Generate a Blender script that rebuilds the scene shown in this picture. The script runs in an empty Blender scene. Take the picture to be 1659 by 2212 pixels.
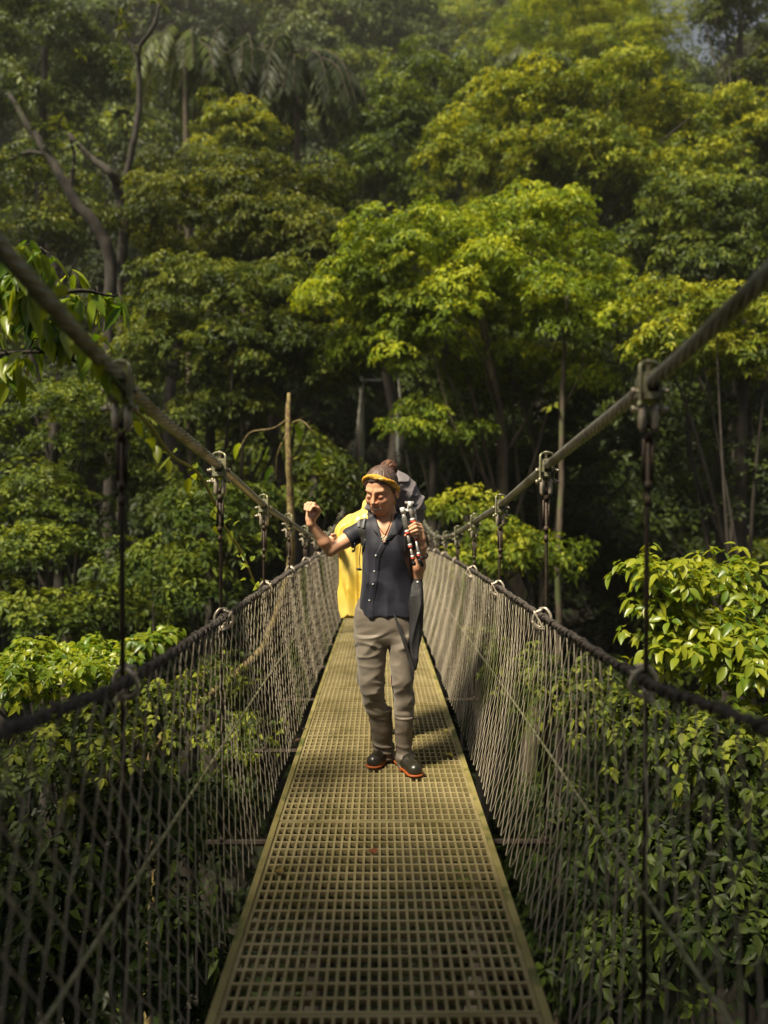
import bpy, math, random
import numpy as np
import openvdb
from mathutils import Vector, Matrix

random.seed(7)
RNG = np.random.default_rng(11)
SC = bpy.context.scene
COL = SC.collection
R = math.radians

# ------------------------------------------------------------------ camera
CAM = np.array([0.0, 0.0, 1.55])
YAW, PIT = R(0.33), R(1.07)
F = 1661.0
c_right = np.array([math.cos(YAW), -math.sin(YAW), 0.0])
c_fwd = np.array([math.sin(YAW) * math.cos(PIT), math.cos(YAW) * math.cos(PIT), -math.sin(PIT)])
c_up = np.cross(c_right, c_fwd)


def ray(px, py):
    v = c_fwd + c_right * (px - 829.5) / F + c_up * (1106 - py) / F
    return v / v[1]


def T(px, py, y):
    """world point at depth y that was measured at (px, py) on the photograph"""
    return CAM + ray(px, py) * y


cam_d = bpy.data.cameras.new('camera')
cam = bpy.data.objects.new('camera', cam_d)
COL.objects.link(cam)
m = Matrix(((c_right[0], c_up[0], -c_fwd[0], CAM[0]), (c_right[1], c_up[1], -c_fwd[1], CAM[1]),
            (c_right[2], c_up[2], -c_fwd[2], CAM[2]), (0, 0, 0, 1)))
cam.matrix_world = m
cam_d.sensor_fit = 'HORIZONTAL'
cam_d.sensor_width = 36.0
cam_d.lens = 36.0 * F / 1659.0
cam_d.clip_start = 0.02
cam_d.clip_end = 2000
cam_d.dof.use_dof = True
cam_d.dof.focus_distance = 4.4
cam_d.dof.aperture_fstop = 1.7
SC.camera = cam

# ------------------------------------------------------------------ helpers


def tag(o, label=None, cat=None, group=None, kind=None):
    if label: o['label'] = label
    if cat: o['category'] = cat
    if group: o['group'] = group
    if kind: o['kind'] = kind
    return o


def empty(name, loc, label, cat, group=None):
    o = bpy.data.objects.new(name, None)
    o.empty_display_size = 0.2
    COL.objects.link(o)
    o.location = [float(v) for v in loc]
    return tag(o, label, cat, group)


def new_mesh(name, V, faces, mat, smooth=True, cols=None, attr=None):
    """V (n,3); faces: (m,k) array or list of arrays with k=3/4"""
    me = bpy.data.meshes.new(name)
    V = np.asarray(V, dtype=np.float32)
    if isinstance(faces, np.ndarray): faces = [faces]
    faces = [np.asarray(f, dtype=np.int32) for f in faces if len(f)]
    me.vertices.add(len(V))
    me.vertices.foreach_set('co', V.ravel())
    loops = np.concatenate([f.ravel() for f in faces])
    tot = np.concatenate([np.full(len(f), f.shape[1], dtype=np.int32) for f in faces])
    st = np.zeros(len(tot), dtype=np.int32)
    st[1:] = np.cumsum(tot)[:-1]
    me.loops.add(len(loops))
    me.loops.foreach_set('vertex_index', loops)
    me.polygons.add(len(tot))
    me.polygons.foreach_set('loop_start', st)
    me.polygons.foreach_set('loop_total', tot)
    me.update(calc_edges=True)
    me.polygons.foreach_set('use_smooth', np.full(len(tot), bool(smooth)))
    if attr is not None:
        a = me.attributes.new('tint', 'FLOAT', 'POINT')
        a.data.foreach_set('value', np.asarray(attr, dtype=np.float32))
    if mat: me.materials.append(mat)
    me.validate()
    return me


def link(name, me, parent=None, origin=None):
    o = bpy.data.objects.new(name, me)
    COL.objects.link(o)
    if parent is not None: o.parent = parent
    if origin is not None: o.location = [float(v) for v in origin]
    return o


def wobj(name, V, faces, mat, parent=None, smooth=True, attr=None):
    """mesh given in WORLD coordinates, stored local to its parent's place (parents are unrotated)"""
    V = np.asarray(V, dtype=np.float64)
    if parent is not None:
        base = np.zeros(3); q = parent
        while q is not None:
            base = base + np.array(q.location); q = q.parent
        V = V - base
        return link(name, new_mesh(name, V, faces, mat, smooth, attr=attr), parent)
    c = V.mean(axis=0); c[2] = V[:, 2].min()
    return link(name, new_mesh(name, V - c, faces, mat, smooth, attr=attr), None, c)


class MB:
    """collects shapes for one mesh"""
    def __init__(s): s.V = []; s.F = []; s.n = 0
    def add(s, V, Fs):
        V = np.asarray(V, float)
        s.V.append(V)
        if isinstance(Fs, np.ndarray): Fs = [Fs]
        for f in Fs:
            f = np.asarray(f, dtype=np.int64)
            if len(f): s.F.append(f + s.n)
        s.n += len(V)
        return s
    def box(s, c, size, rot=None):
        h = np.array(size) / 2
        V = np.array([[x, y, z] for x in (-1, 1) for y in (-1, 1) for z in (-1, 1)]) * h
        if rot is not None: V = V @ np.asarray(rot).T
        f = np.array([[0, 1, 3, 2], [4, 6, 7, 5], [0, 4, 5, 1], [2, 3, 7, 6], [0, 2, 6, 4], [1, 5, 7, 3]])
        return s.add(V + np.array(c), f)
    def tube(s, pts, rad, n=8, cap=True, prof=None):
        pts = np.asarray(pts, float); k = len(pts)
        rad = np.broadcast_to(np.asarray(rad, float), (k,))
        t = np.gradient(pts, axis=0); t /= np.linalg.norm(t, axis=1)[:, None] + 1e-12
        up = np.array([0, 0, 1.0]) if abs(t[0][2]) < .9 else np.array([1.0, 0, 0])
        N = np.zeros((k, 3)); a = up - t[0] * (up @ t[0]); N[0] = a / np.linalg.norm(a)
        for i in range(1, k):
            a = N[i - 1] - t[i] * (N[i - 1] @ t[i]); N[i] = a / (np.linalg.norm(a) + 1e-12)
        B = np.cross(t, N)
        ang = np.linspace(0, 2 * np.pi, n, endpoint=False)
        rr = rad[:, None] * (np.ones((k, n)) if prof is None else prof(np.arange(k)[:, None], ang[None, :]))
        V = pts[:, None, :] + rr[..., None] * (np.cos(ang)[None, :, None] * N[:, None, :] + np.sin(ang)[None, :, None] * B[:, None, :])
        V = V.reshape(-1, 3)
        i = np.arange(k - 1)[:, None] * n; j = np.arange(n)[None, :]; j2 = (j + 1) % n
        q = np.stack([i + j, i + j2, i + n + j2, i + n + j], -1).reshape(-1, 4)
        fs = [q]
        if cap:
            V = np.vstack([V, pts[0], pts[-1]])
            c0, c1 = k * n, k * n + 1
            jj = np.arange(n); j2 = (jj + 1) % n
            fs.append(np.stack([np.full(n, c0), j2, jj], -1))
            fs.append(np.stack([np.full(n, c1), (k - 1) * n + jj, (k - 1) * n + j2], -1))
        return s.add(V, fs)
    def torus(s, c, rx, ry, r, normal='y', n=14, m=6, a0=0, a1=2 * math.pi):
        full = abs(a1 - a0) > 6.2
        a = np.linspace(a0, a1, n + (1 if not full else 1))
        c = np.array(c, float)
        if normal == 'y': P = np.stack([rx * np.cos(a), 0 * a, ry * np.sin(a)], -1)
        elif normal == 'x': P = np.stack([0 * a, rx * np.cos(a), ry * np.sin(a)], -1)
        else: P = np.stack([rx * np.cos(a), ry * np.sin(a), 0 * a], -1)
        return s.tube(P + c, r, m, cap=not full)
    def ball(s, c, r, n=10, m=7):
        r = np.broadcast_to(np.asarray(r, float), (3,))
        th = np.linspace(0, np.pi, m); ph = np.linspace(0, 2 * np.pi, n, endpoint=False)
        V = np.array([[math.sin(t) * math.cos(p), math.sin(t) * math.sin(p), math.cos(t)] for t in th for p in ph]) * r + np.array(c)
        i = np.arange(m - 1)[:, None] * n; j = np.arange(n)[None, :]; j2 = (j + 1) % n
        return s.add(V, np.stack([i + j, i + n + j, i + n + j2, i + j2], -1).reshape(-1, 4))
    def ribbon(s, pts, nrm, w, th=0.002):
        """flat strap along pts, nrm: surface normals"""
        pts = np.asarray(pts, float); nrm = np.asarray(nrm, float)
        w = np.broadcast_to(np.asarray(w, float), (len(pts),))
        t = np.gradient(pts, axis=0); t /= np.linalg.norm(t, axis=1)[:, None] + 1e-12
        B = np.cross(t, nrm); B /= np.linalg.norm(B, axis=1)[:, None] + 1e-12
        Nn = np.cross(B, t)
        a = B * w[:, None] / 2; b = Nn * th
        V = np.stack([pts - a, pts + a, pts + a + b, pts - a + b], 1).reshape(-1, 3)
        k = len(pts); i = np.arange(k - 1)[:, None] * 4; j = np.arange(4)[None, :]; j2 = (j + 1) % 4
        q = np.stack([i + j, i + j2, i + 4 + j2, i + 4 + j], -1).reshape(-1, 4)
        e = np.array([[3, 2, 1, 0], [(k - 1) * 4, (k - 1) * 4 + 1, (k - 1) * 4 + 2, (k - 1) * 4 + 3]])
        return s.add(V, [q, e])
    def obj(s, name, mat, parent=None, smooth=True):
        return wobj(name, np.vstack(s.V), s.faces(), mat, parent, smooth)
    def faces(s):
        d = {}
        for f in s.F: d.setdefault(f.shape[1], []).append(f)
        return [np.vstack(v) for v in d.values()]
    def mesh(s, name, mat, smooth=True):
        return new_mesh(name, np.vstack(s.V), s.faces(), mat, smooth)


def smooth_path(P, n=8):
    """Catmull-Rom through P"""
    P = np.asarray(P, float)
    Q = np.vstack([2 * P[0] - P[1], P, 2 * P[-1] - P[-2]])
    out = []
    for i in range(1, len(Q) - 2):
        for t in np.linspace(0, 1, n, endpoint=False):
            a, b, c, d = Q[i - 1], Q[i], Q[i + 1], Q[i + 2]
            out.append(.5 * ((2 * b) + (-a + c) * t + (2 * a - 5 * b + 4 * c - d) * t * t + (-a + 3 * b - 3 * c + d) * t ** 3))
    out.append(P[-1])
    return np.array(out)


# ------------------------------------------------------------------ materials
def mat(name, c1, c2=None, rough=.6, scale=20., bump=0., bscale=80., spec=.5, metal=0., c3=None, s3=3., t3=(.55, .65), sheen=0, detail=4.,
        stretch=None, sss=0):
    M = bpy.data.materials.new(name); M.use_nodes = True
    nt = M.node_tree; N = nt.nodes; L = nt.links
    p = N['Principled BSDF']
    p.inputs['Roughness'].default_value = rough
    p.inputs['Metallic'].default_value = metal
    p.inputs['Specular IOR Level'].default_value = spec
    if sheen: p.inputs['Sheen Weight'].default_value = sheen
    if sss:
        p.inputs['Subsurface Weight'].default_value = sss
        p.inputs['Subsurface Radius'].default_value = (.02, .008, .004)
        p.inputs['Subsurface Scale'].default_value = .4
    tc = N.new('ShaderNodeTexCoord')
    src = tc.outputs['Object']
    if stretch:
        mp = N.new('ShaderNodeMapping'); mp.inputs['Scale'].default_value = stretch
        L.new(src, mp.inputs[0]); src = mp.outputs[0]
    c2 = c2 or c1
    nz = N.new('ShaderNodeTexNoise'); nz.inputs['Scale'].default_value = scale; nz.inputs['Detail'].default_value = detail
    L.new(src, nz.inputs['Vector'])
    rp = N.new('ShaderNodeValToRGB')
    rp.color_ramp.elements[0].position = .32; rp.color_ramp.elements[1].position = .68
    rp.color_ramp.elements[0].color = (*c1, 1); rp.color_ramp.elements[1].color = (*c2, 1)
    L.new(nz.outputs['Fac'], rp.inputs['Fac'])
    out = rp.outputs['Color']
    if c3:
        n3 = N.new('ShaderNodeTexNoise'); n3.inputs['Scale'].default_value = s3; n3.inputs['Detail'].default_value = 6
        L.new(src, n3.inputs['Vector'])
        mr = N.new('ShaderNodeMapRange'); mr.inputs[1].default_value = t3[0]; mr.inputs[2].default_value = t3[1]
        L.new(n3.outputs['Fac'], mr.inputs[0])
        mx = N.new('ShaderNodeMix'); mx.data_type = 'RGBA'
        L.new(mr.outputs[0], mx.inputs[0]); L.new(out, mx.inputs[6]); mx.inputs[7].default_value = (*c3, 1)
        out = mx.outputs[2]
    L.new(out, p.inputs['Base Color'])
    if bump:
        nb = N.new('ShaderNodeTexNoise'); nb.inputs['Scale'].default_value = bscale; nb.inputs['Detail'].default_value = 5
        L.new(src, nb.inputs['Vector'])
        b = N.new('ShaderNodeBump'); b.inputs['Strength'].default_value = bump; b.inputs['Distance'].default_value = .01
        L.new(nb.outputs['Fac'], b.inputs['Height']); L.new(b.outputs[0], p.inputs['Normal'])
    return M


def leaf_mat(name, dark, mid, young, transl=.32, rough=.5, spec=.22, vary=.16):
    """tint: 0 old dark leaf .. 1 fresh young leaf; plus a per-tree hue/brightness shift"""
    M = bpy.data.materials.new(name); M.use_nodes = True
    nt = M.node_tree; N = nt.nodes; L = nt.links
    p = N['Principled BSDF']
    p.inputs['Roughness'].default_value = rough
    p.inputs['Specular IOR Level'].default_value = spec
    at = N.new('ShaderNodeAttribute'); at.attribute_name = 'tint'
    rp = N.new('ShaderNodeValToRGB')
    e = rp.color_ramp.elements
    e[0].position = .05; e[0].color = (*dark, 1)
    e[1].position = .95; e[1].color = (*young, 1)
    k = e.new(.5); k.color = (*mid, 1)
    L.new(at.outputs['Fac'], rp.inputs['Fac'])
    oi = N.new('ShaderNodeObjectInfo')
    hs = N.new('ShaderNodeHueSaturation')
    m1 = N.new('ShaderNodeMapRange'); m1.inputs[3].default_value = .5 + .002; m1.inputs[4].default_value = .5 + .024
    m2 = N.new('ShaderNodeMapRange'); m2.inputs[3].default_value = 1 - vary; m2.inputs[4].default_value = 1 + vary
    L.new(oi.outputs['Random'], m1.inputs[0])
    ml = N.new('ShaderNodeMath'); ml.operation = 'MULTIPLY'; ml.inputs[1].default_value = 7.31
    fr = N.new('ShaderNodeMath'); fr.operation = 'FRACT'
    L.new(oi.outputs['Random'], ml.inputs[0]); L.new(ml.outputs[0], fr.inputs[0]); L.new(fr.outputs[0], m2.inputs[0])
    L.new(m1.outputs[0], hs.inputs['Hue']); L.new(m2.outputs[0], hs.inputs['Value'])
    L.new(rp.outputs['Color'], hs.inputs['Color'])
    L.new(hs.outputs['Color'], p.inputs['Base Color'])
    tr = N.new('ShaderNodeBsdfTranslucent')
    tc = N.new('ShaderNodeMix'); tc.data_type = 'RGBA'; tc.blend_type = 'MULTIPLY'; tc.inputs[0].default_value = 1
    tc.inputs[7].default_value = (1.25, 1.15, .45, 1)
    L.new(hs.outputs['Color'], tc.inputs[6]); L.new(tc.outputs[2], tr.inputs['Color'])
    ms = N.new('ShaderNodeMixShader'); ms.inputs[0].default_value = transl
    L.new(p.outputs[0], ms.inputs[1]); L.new(tr.outputs[0], ms.inputs[2])
    L.new(ms.outputs[0], N['Material Output'].inputs['Surface'])
    return M


M_bark = mat('bark', (.055, .04, .026), (.13, .10, .07), .85, 9, .6, 30, c3=(.09, .11, .035), s3=4, stretch=(1, 1, .35))
M_barkpale = mat('pale_lichen_bark', (.13, .09, .03), (.26, .21, .07), .85, 14, .5, 40, c3=(.12, .07, .04), s3=22, t3=(.5, .6))
M_vine = mat('mossy_vine', (.30, .30, .05), (.46, .42, .10), .7, 30, .4, 80)
M_barkdark = mat('dark_bark', (.018, .014, .010), (.05, .04, .03), .9, 9, .5, 30, stretch=(1, 1, .4))
LF_bright = leaf_mat('fresh_leaves', (.05, .078, .006), (.16, .205, .012), (.45, .44, .035), .38)
LF_mid = leaf_mat('green_leaves', (.024, .037, .006), (.072, .100, .011), (.25, .265, .028), .34)
LF_dark = leaf_mat('dark_shaded_leaves', (.009, .015, .004), (.025, .038, .006), (.07, .088, .012), .28)  # darkest foliage; on low growth the colour also stands in for shade
LF_hazy = leaf_mat('grey_green_leaves', (.028, .042, .010), (.07, .095, .020), (.17, .20, .035), .3)
LF_gold = leaf_mat('yellow_green_leaves', (.07, .10, .006), (.21, .26, .012), (.52, .50, .03), .40)
LF_near = leaf_mat('broad_leaves', (.05, .10, .012), (.15, .24, .018), (.42, .44, .03), .45, rough=.33, spec=.6, vary=.12)
M_soil = mat('forest_floor', (.008, .007, .004), (.022, .019, .010), .95, 3, .8, 8, c3=(.02, .035, .008), s3=1.5)
# ------------------------------------------------------------------ the bridge
def curve(tab):
    ys = np.array([a for a, b in tab], float); zs = np.array([b for a, b in tab], float)
    P = smooth_path(np.stack([ys, zs], -1), 12)
    return lambda y: np.interp(y, P[:, 0], P[:, 1])


deck_z = curve([(-6, .02), (0, 0), (2.5, -.005), (4.4, -.02), (6.5, -.06), (9, -.12), (11, -.20), (14, -.33), (17.5, -.42), (22, -.37), (28, -.18), (34, 0), (38, .1)])
rail_z = curve([(-6, 1.75), (-2, 1.45), (0, 1.22), (1.52, 1.09), (2.29, 1.015), (3.68, .985), (5.1, .965), (6.5, .94), (9, .87), (11, .79), (14.2, .62), (17.5, .54), (22, .60), (28, .80), (34, 1.0), (38, 1.1)])
main_z = curve([(-6, 4.2), (-3, 3.1), (0, 2.32), (1.58, 2.01), (2.29, 1.885), (3.68, 1.70), (5.1, 1.50), (6.5, 1.345), (8, 1.18), (9.5, 1.06), (11.3, 1.0), (13.5, 1.08), (15.5, 1.24), (17.7, 1.58), (20, 2.05), (23, 2.85), (26.6, 3.98), (30, 5.3), (33.2, 6.75)])
WC = .80
WS = {-1: .765, 1: .80}
Y0, Y1 = -2.0, 33.2

M_cable = mat('weathered_steel_cable', (.22, .215, .195), (.42, .41, .37), .34, 30, .2, 120, metal=.5, c3=(.16, .15, .10), s3=6)
M_rod = mat('dark_rusty_rod', (.03, .024, .018), (.07, .045, .03), .6, 25, .3, 90, metal=.3)
M_clamp = mat('galvanised_fitting', (.22, .22, .13), (.36, .34, .22), .45, 40, .2, 100, metal=.4, c3=(.10, .12, .03), s3=30)
M_bolt = mat('bolt_steel', (.42, .36, .27), (.60, .52, .42), .35, 40, 0, 100, metal=.5)
M_wire = mat('dull_galvanised_wire', (.32, .27, .19), (.52, .45, .34), .5, 5, 0, metal=.2, c3=(.20, .21, .09), s3=2.2)
M_rail = mat('dark_lashed_rail_rope', (.035, .028, .024), (.11, .09, .075), .7, 60, .5, 150)
M_grate = mat('mossy_yellow_grating', (.25, .20, .085), (.44, .36, .18), .65, 2.2, .25, 160, c3=(.17, .14, .04), s3=4, t3=(.5, .72), detail=8)
M_edge = mat('mossy_edge_angle', (.22, .18, .055), (.36, .30, .11), .6, 5, .2, 100, c3=(.12, .13, .03), s3=7)
M_beam = mat('beam_steel', (.05, .045, .02), (.16, .14, .05), .7, 8, .2, 60)
M_tower = mat('tower_steel', (.012, .016, .010), (.025, .03, .018), .6, 5, .2, 50)

bridge = empty('suspension_bridge', (0, 0, 0), 'long hanging footbridge with mossy yellow grating deck and chain-link sides', 'bridge')
HY = [.89 + 1.4 * k for k in range(23)]

# deck panels: moulded grating, one panel per bay
def grating_mesh(L):
    b = MB()
    n = 28; pit = .96 / n
    for i in range(n + 1):
        x = -.48 + i * pit
        w = .0098 if 0 < i < n else .016
        b.box((x, L / 2, -.011), (w, L, .022))
    k = int(round(L / .0731))
    for j in range(k + 1):
        y = j * L / k
        y = min(max(y, .006), L - .006)
        b.box((0, y, -.0095), (.96, .0125, .021))
    return b.mesh('grating_panel', M_grate, smooth=False)

PL = 1.394
gm = grating_mesh(PL)
ys = [-1.91] + [-1.91 + 1.4 * k for k in range(1, 26)]
for y in ys:
    if y > 33.5: break
    o = link('grating_panel', gm, bridge)
    za, zb = float(deck_z(y)), float(deck_z(y + 1.4))
    o.location = (random.uniform(-.002, .002), y, za + random.uniform(-.002, .001))
    o.rotation_euler = (math.atan2(zb - za, 1.4), 0, random.uniform(-.0008, .0008))
# fine dirt trapped in the mesh near the edges is left to the fallen leaves
yy = np.linspace(-2, 33.4, 180)
for s in (-1, 1):
    b = MB(); k = len(yy)
    x0, x1 = s * .4865, s * .513
    z = deck_z(yy)
    prof = [(x0, .008), (x1, .008), (x1, -.045), (x1 - s * .005, -.045), (x1 - s * .005, .002), (x0, .002)]
    V = np.stack([np.stack([np.full(k, px), yy, z + dz], -1) for px, dz in prof], 1).reshape(-1, 3)
    i = np.arange(k - 1)[:, None] * 6; j = np.arange(6)[None, :]; j2 = (j + 1) % 6
    b.add(V, np.stack([i + j, i + j2, i + 6 + j2, i + 6 + j], -1).reshape(-1, 4))
    b.obj('edge_angle', M_edge, bridge, smooth=False)
for y in HY:
    b = MB(); z = float(deck_z(y))
    b.tube([(-.84, y, z - .105), (.84, y, z - .105)], .016, 8); b.box((0, y, z - .05), (1.0, .05, .05))
    b.box((0, y - .03, z - .027), (1.0, .03, .006))
    b.obj('cross_beam', M_rod, bridge, smooth=False)

# cables
yc = np.linspace(-5.5, 33.1, 1500)
def strands(pitch, nst, amp):
    dy = yc[1] - yc[0]
    return lambda i, a: 1 + amp * (np.abs(np.cos((nst / 2.) * (a - 2 * np.pi * i * dy / pitch))) - .5) * 2
for s in (-1, 1):
    b = MB(); WC = WS[s]; cz = main_z(yc) + (s < 0) * .05 * np.clip((2.6 - yc) / 1.2, 0, 1)
    b.tube(np.stack([np.full_like(yc, s * WC), yc, cz], -1), .010, 6)
    for k in range(6):
        ph = 2 * np.pi * yc / .31 + k * np.pi / 3
        b.tube(np.stack([s * WC + .0140 * np.cos(ph), yc, cz + .0140 * np.sin(ph)], -1), .0092, 7)
    b.obj('main_cable', M_cable, bridge)
    # hand cable wrapped with the folded mesh edge
    xr = s * (WS[s] - .025)
    y2 = np.linspace(-5, 33.2, 1300)
    b = MB(); b.tube(np.stack([np.full_like(y2, xr), y2, rail_z(y2)], -1), .0105, 8)
    for k0 in (0, 1):
        y3 = np.linspace(-1.5, 33, 4600 if k0 == 0 else 3600)
        ph = 2 * np.pi * y3 / (.062 if k0 == 0 else .085) + k0 * 1.7
        rr = .0135 + .003 * np.sin(y3 * 37 + k0) + .003 * np.sin(y3 * 91.)
        b.tube(np.stack([xr + rr * np.cos(ph), y3, rail_z(y3) + rr * np.sin(ph) - .004], -1), .0048, 5)
    b.obj('hand_cable', M_rail, bridge)
    # low side wire
    zz = deck_z(y2) + .37
    b = MB(); b.tube(np.stack([np.full_like(y2, s * (WS[s] - .01)), y2, zz], -1), .0065, 6)
    b.obj('side_wire', M_clamp, bridge)
    # chain link mesh
    sp = .050; rows = 7
    yw = np.arange(-1.4, 33.0, sp)
    b = MB(); Vs = []; Qs = []; nv = 0
    for i, y in enumerate(yw):
        t = np.linspace(0, 1, rows * 2 + 1); t[1:-1] += .012 * math.sin(i * 1.7) + RNG.normal(0, .003, rows * 2 - 1)
        zt = rail_z(y) - .012; zb = deck_z(y) - .035
        sg = np.where(np.arange(rows * 2 + 1) % 2 == 0, 1., -1.) * (1 if i % 2 else -1)
        bul = .010 * np.sin(np.pi * t) * (1 + .6 * math.sin(y * 2.1 + s)) + .006 * math.sin(y * 9.)
        px = s * (WS[s] - .025 + (.565 - WS[s] + .025) * t ** 1.15 + bul) + .0022 * sg
        pyy = y + (sp * .50) * sg + .006 * np.sin(t * 9 + y * 3)
        pz = zt + (zb - zt) * t + .004 * np.sin(t * 40 + y * 7)
        P = np.stack([px, pyy, pz], -1)
        # round the knuckles: three points per corner
        A = P[:-1]; B = P[1:]
        Q = np.empty((len(A) * 2, 3)); Q[0::2] = A + (B - A) * .07; Q[1::2] = A + (B - A) * .93
        b.tube(Q, .0024 if y < 8 else .0023, 4, cap=False)
    b.obj('chain_link_mesh', M_wire, bridge)

# hangers
clamp_b = MB()
for dx in (-.022, .022): clamp_b.box((dx, 0, -.012), (.012, .07, .075))
clamp_b.box((0, 0, -.040), (.056, .07, .02)); clamp_b.box((0, 0, .030), (.05, .055, .012))
clamp_me = clamp_b.mesh('clamp', M_clamp, smooth=False)
ub = MB()
for dy in (-.045,):
    pass
P = smooth_path([(-.034, -.04, -.075), (-.034, -.04, .03), (-.030, -.035, .055), (-.01, -.02, .066), (.02, .0, .066), (.033, .01, .055), (.036, .012, .03), (.036, .012, -.075)], 5)
ub.tube(P, .0055, 7)
for x, y in ((-.034, -.04), (.036, .012)): ub.tube([(x, y, -.075), (x, y, -.055)], .009, 6)
ub_me = ub.mesh('u_bolt', M_clamp)
bo = MB()
for z in (-.018, -.072):
    bo.tube([(-.048, 0, z), (.048, 0, z)], .006, 6)
    bo.tube([(.040, 0, z), (.050, 0, z)], .0105, 6); bo.tube([(-.050, 0, z), (-.040, 0, z)], .0105, 6)
    bo.tube([(.050, 0, z), (.060, 0, z)], .0065, 6)
bo.tube([(0, 0, .036), (0, 0, .075)], .006, 6); bo.tube([(0, 0, .060), (0, 0, .074)], .011, 6)
bo_me = bo.mesh('bolt', M_bolt)
sk = MB()
for x in (-.018, .018):
    sk.tube([(x, 0, -.055), (x, 0, -.066), (x, 0, -.125), (x, 0, -.14)], [.008, .013, .013, .006], 8)
sk_me = sk.mesh('shackle_leg', M_bolt)
tb = MB()
for x in (-.013, .013): tb.tube([(x, 0, -.16), (x, 0, -.29)], .0055, 6)
for z in (-.15, -.30): tb.tube([(0, 0, z - .014), (0, 0, z + .014)], .013, 8)
tb.tube([(0, 0, -.36), (0, 0, -.33)], .010, 8); tb.tube([(0, 0, -.13), (0, 0, -.10)], .010, 8)
tb_me = tb.mesh('turnbuckle', M_rod)
hk = MB()
hk.tube(smooth_path([(0, -.01, .02), (-.035, -.02, .0), (-.05, -.02, -.045), (-.02, -.02, -.075), (.03, -.015, -.07), (.05, -.01, -.02), (.02, 0, .025), (-.02, .01, .02)], 5), .0085, 7)
hk.tube(smooth_path([(-.045, -.02, .012), (0, -.035, -.06), (.02, -.05, -.085), (-.02, -.09, -.07), (-.035, -.10, -.035)], 5), .007, 6)
hk_me = hk.mesh('rail_hook', M_bolt)
for y in HY:
    for s in (-1, 1):
        z = float(main_z(y)); zr = float(rail_z(y)); zd = float(deck_z(y))
        rt = MB(); dz = max(.02, z - zr)
        top = -.14
        lean = random.uniform(-.006, .006)
        rt.tube([(0, 0, top), (lean * .5, 0, top - .3 * dz), (lean, 0, zd - z - .11)], .0078, 8)
        rt.tube([(lean, 0, zd - z - .10), (lean, 0, zd - z - .075)], .016, 6)
        h = link('hanger', rt.mesh('hanger', M_rod), bridge)
        h.location = (s * WS[s], y, z)
        for nme, me in (('clamp', clamp_me), ('u_bolt', ub_me), ('bolt', bo_me), ('shackle_leg', sk_me), ('turnbuckle', tb_me)):
            c = link(nme, me, h)
            c.scale = (s, 1, 1)
            if nme != 'turnbuckle' and nme != 'shackle_leg':
                c.rotation_euler = (random.uniform(-.05, .05) + (math.atan2(float(main_z(y + .3) - main_z(y - .3)), .6) if nme == 'clamp' else 0), 0, random.uniform(-.1, .1))
        c = link('rail_hook', hk_me, h); c.location = (-s * .015, 0, zr - z + .01); c.scale = (s * .85, .85, .85); c.rotation_euler = (0, 0, random.uniform(-.5, .5))
# far portal where the cables end
b = MB()
for s in (-1, 1): b.tube([(s * .8, 33.3, -9.0), (s * .8, 33.3, 6.95)], .14, 12)
b.tube([(-.8, 33.3, 6.6), (.8, 33.3, 6.6)], .06, 10)
b.obj('portal_tower', M_tower, bridge)

# fallen leaves on the deck (a few, as in the photo)
def fallen(px, py, size, rot, col, label):
    m_ = mat('fallen_leaf_' + str(len(bpy.data.materials)), col, tuple(v * .7 for v in col), .6, 30)
    y = 1.55 * F / (py - 1075)
    for _ in range(4):
        y = (1.55 - float(deck_z(y))) * F / (py - 1075)
    p = T(px, py, y)
    n = 9; t = np.linspace(0, 1, n)
    w = size * .36 * np.sin(np.pi * t ** .8) ** .9
    zc = size * .10 * np.sin(np.pi * t)
    L_ = np.stack([-w, t * size - size / 2, zc + w * .35], -1); Rr = np.stack([w, t * size - size / 2, zc + w * .30], -1); Mm = np.stack([0 * w, t * size - size / 2, zc], -1)
    V = np.vstack([L_, Mm, Rr]); i = np.arange(n - 1)
    q = np.vstack([np.stack([i, i + n, i + n + 1, i + 1], -1), np.stack([i + n, i + 2 * n, i + 2 * n + 1, i + n + 1], -1)])
    c, s_ = math.cos(rot), math.sin(rot)
    V = V @ np.array([[c, s_, 0], [-s_, c, 0], [0, 0, 1]])
    o = link('fallen_leaf', new_mesh('fallen_leaf', V, q, m_), None, (p[0], p[1], float(deck_z(p[1])) + .004))
    tag(o, label, 'leaf', 'fallen leaves on the deck')

fallen(805, 1848, .055, .4, (.22, .07, .02), 'reddish brown fallen leaf in the middle of the deck in front of the walker')
fallen(968, 1638, .07, 1.2, (.40, .33, .03), 'large yellow fallen leaf near the right deck edge beside the boots')
fallen(644, 1604, .05, 2.0, (.10, .05, .02), 'dark brown fallen leaf against the left deck edge')
fallen(655, 1580, .05, 1.0, (.05, .03, .02), 'blackish fallen leaf at the left deck edge, farther than the brown one')
fallen(962, 1583, .045, .2, (.45, .38, .06), 'small yellow fallen leaf at the right deck edge, farther than the large yellow one')
fallen(602, 1893, .05, .9, (.20, .13, .03), 'olive brown fallen leaf on the deck close to its left edge, nearest the camera')
# ------------------------------------------------------------------ signed distance modelling
def cap(p, a, b, ra, rb):
    a = np.asarray(a); b = np.asarray(b); ab = b - a
    t = np.clip(((p - a) @ ab) / (ab @ ab), 0, 1)
    return np.linalg.norm(p - a - t[:, None] * ab, axis=1) - (ra + (rb - ra) * t)


def chain(p, pts, rr, k=.01):
    pts = [np.asarray(q) for q in pts]
    d = None
    for i in range(len(pts) - 1):
        c = cap(p, pts[i], pts[i + 1], rr[i], rr[i + 1])
        d = c if d is None else smin(d, c, k)
    return d


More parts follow.
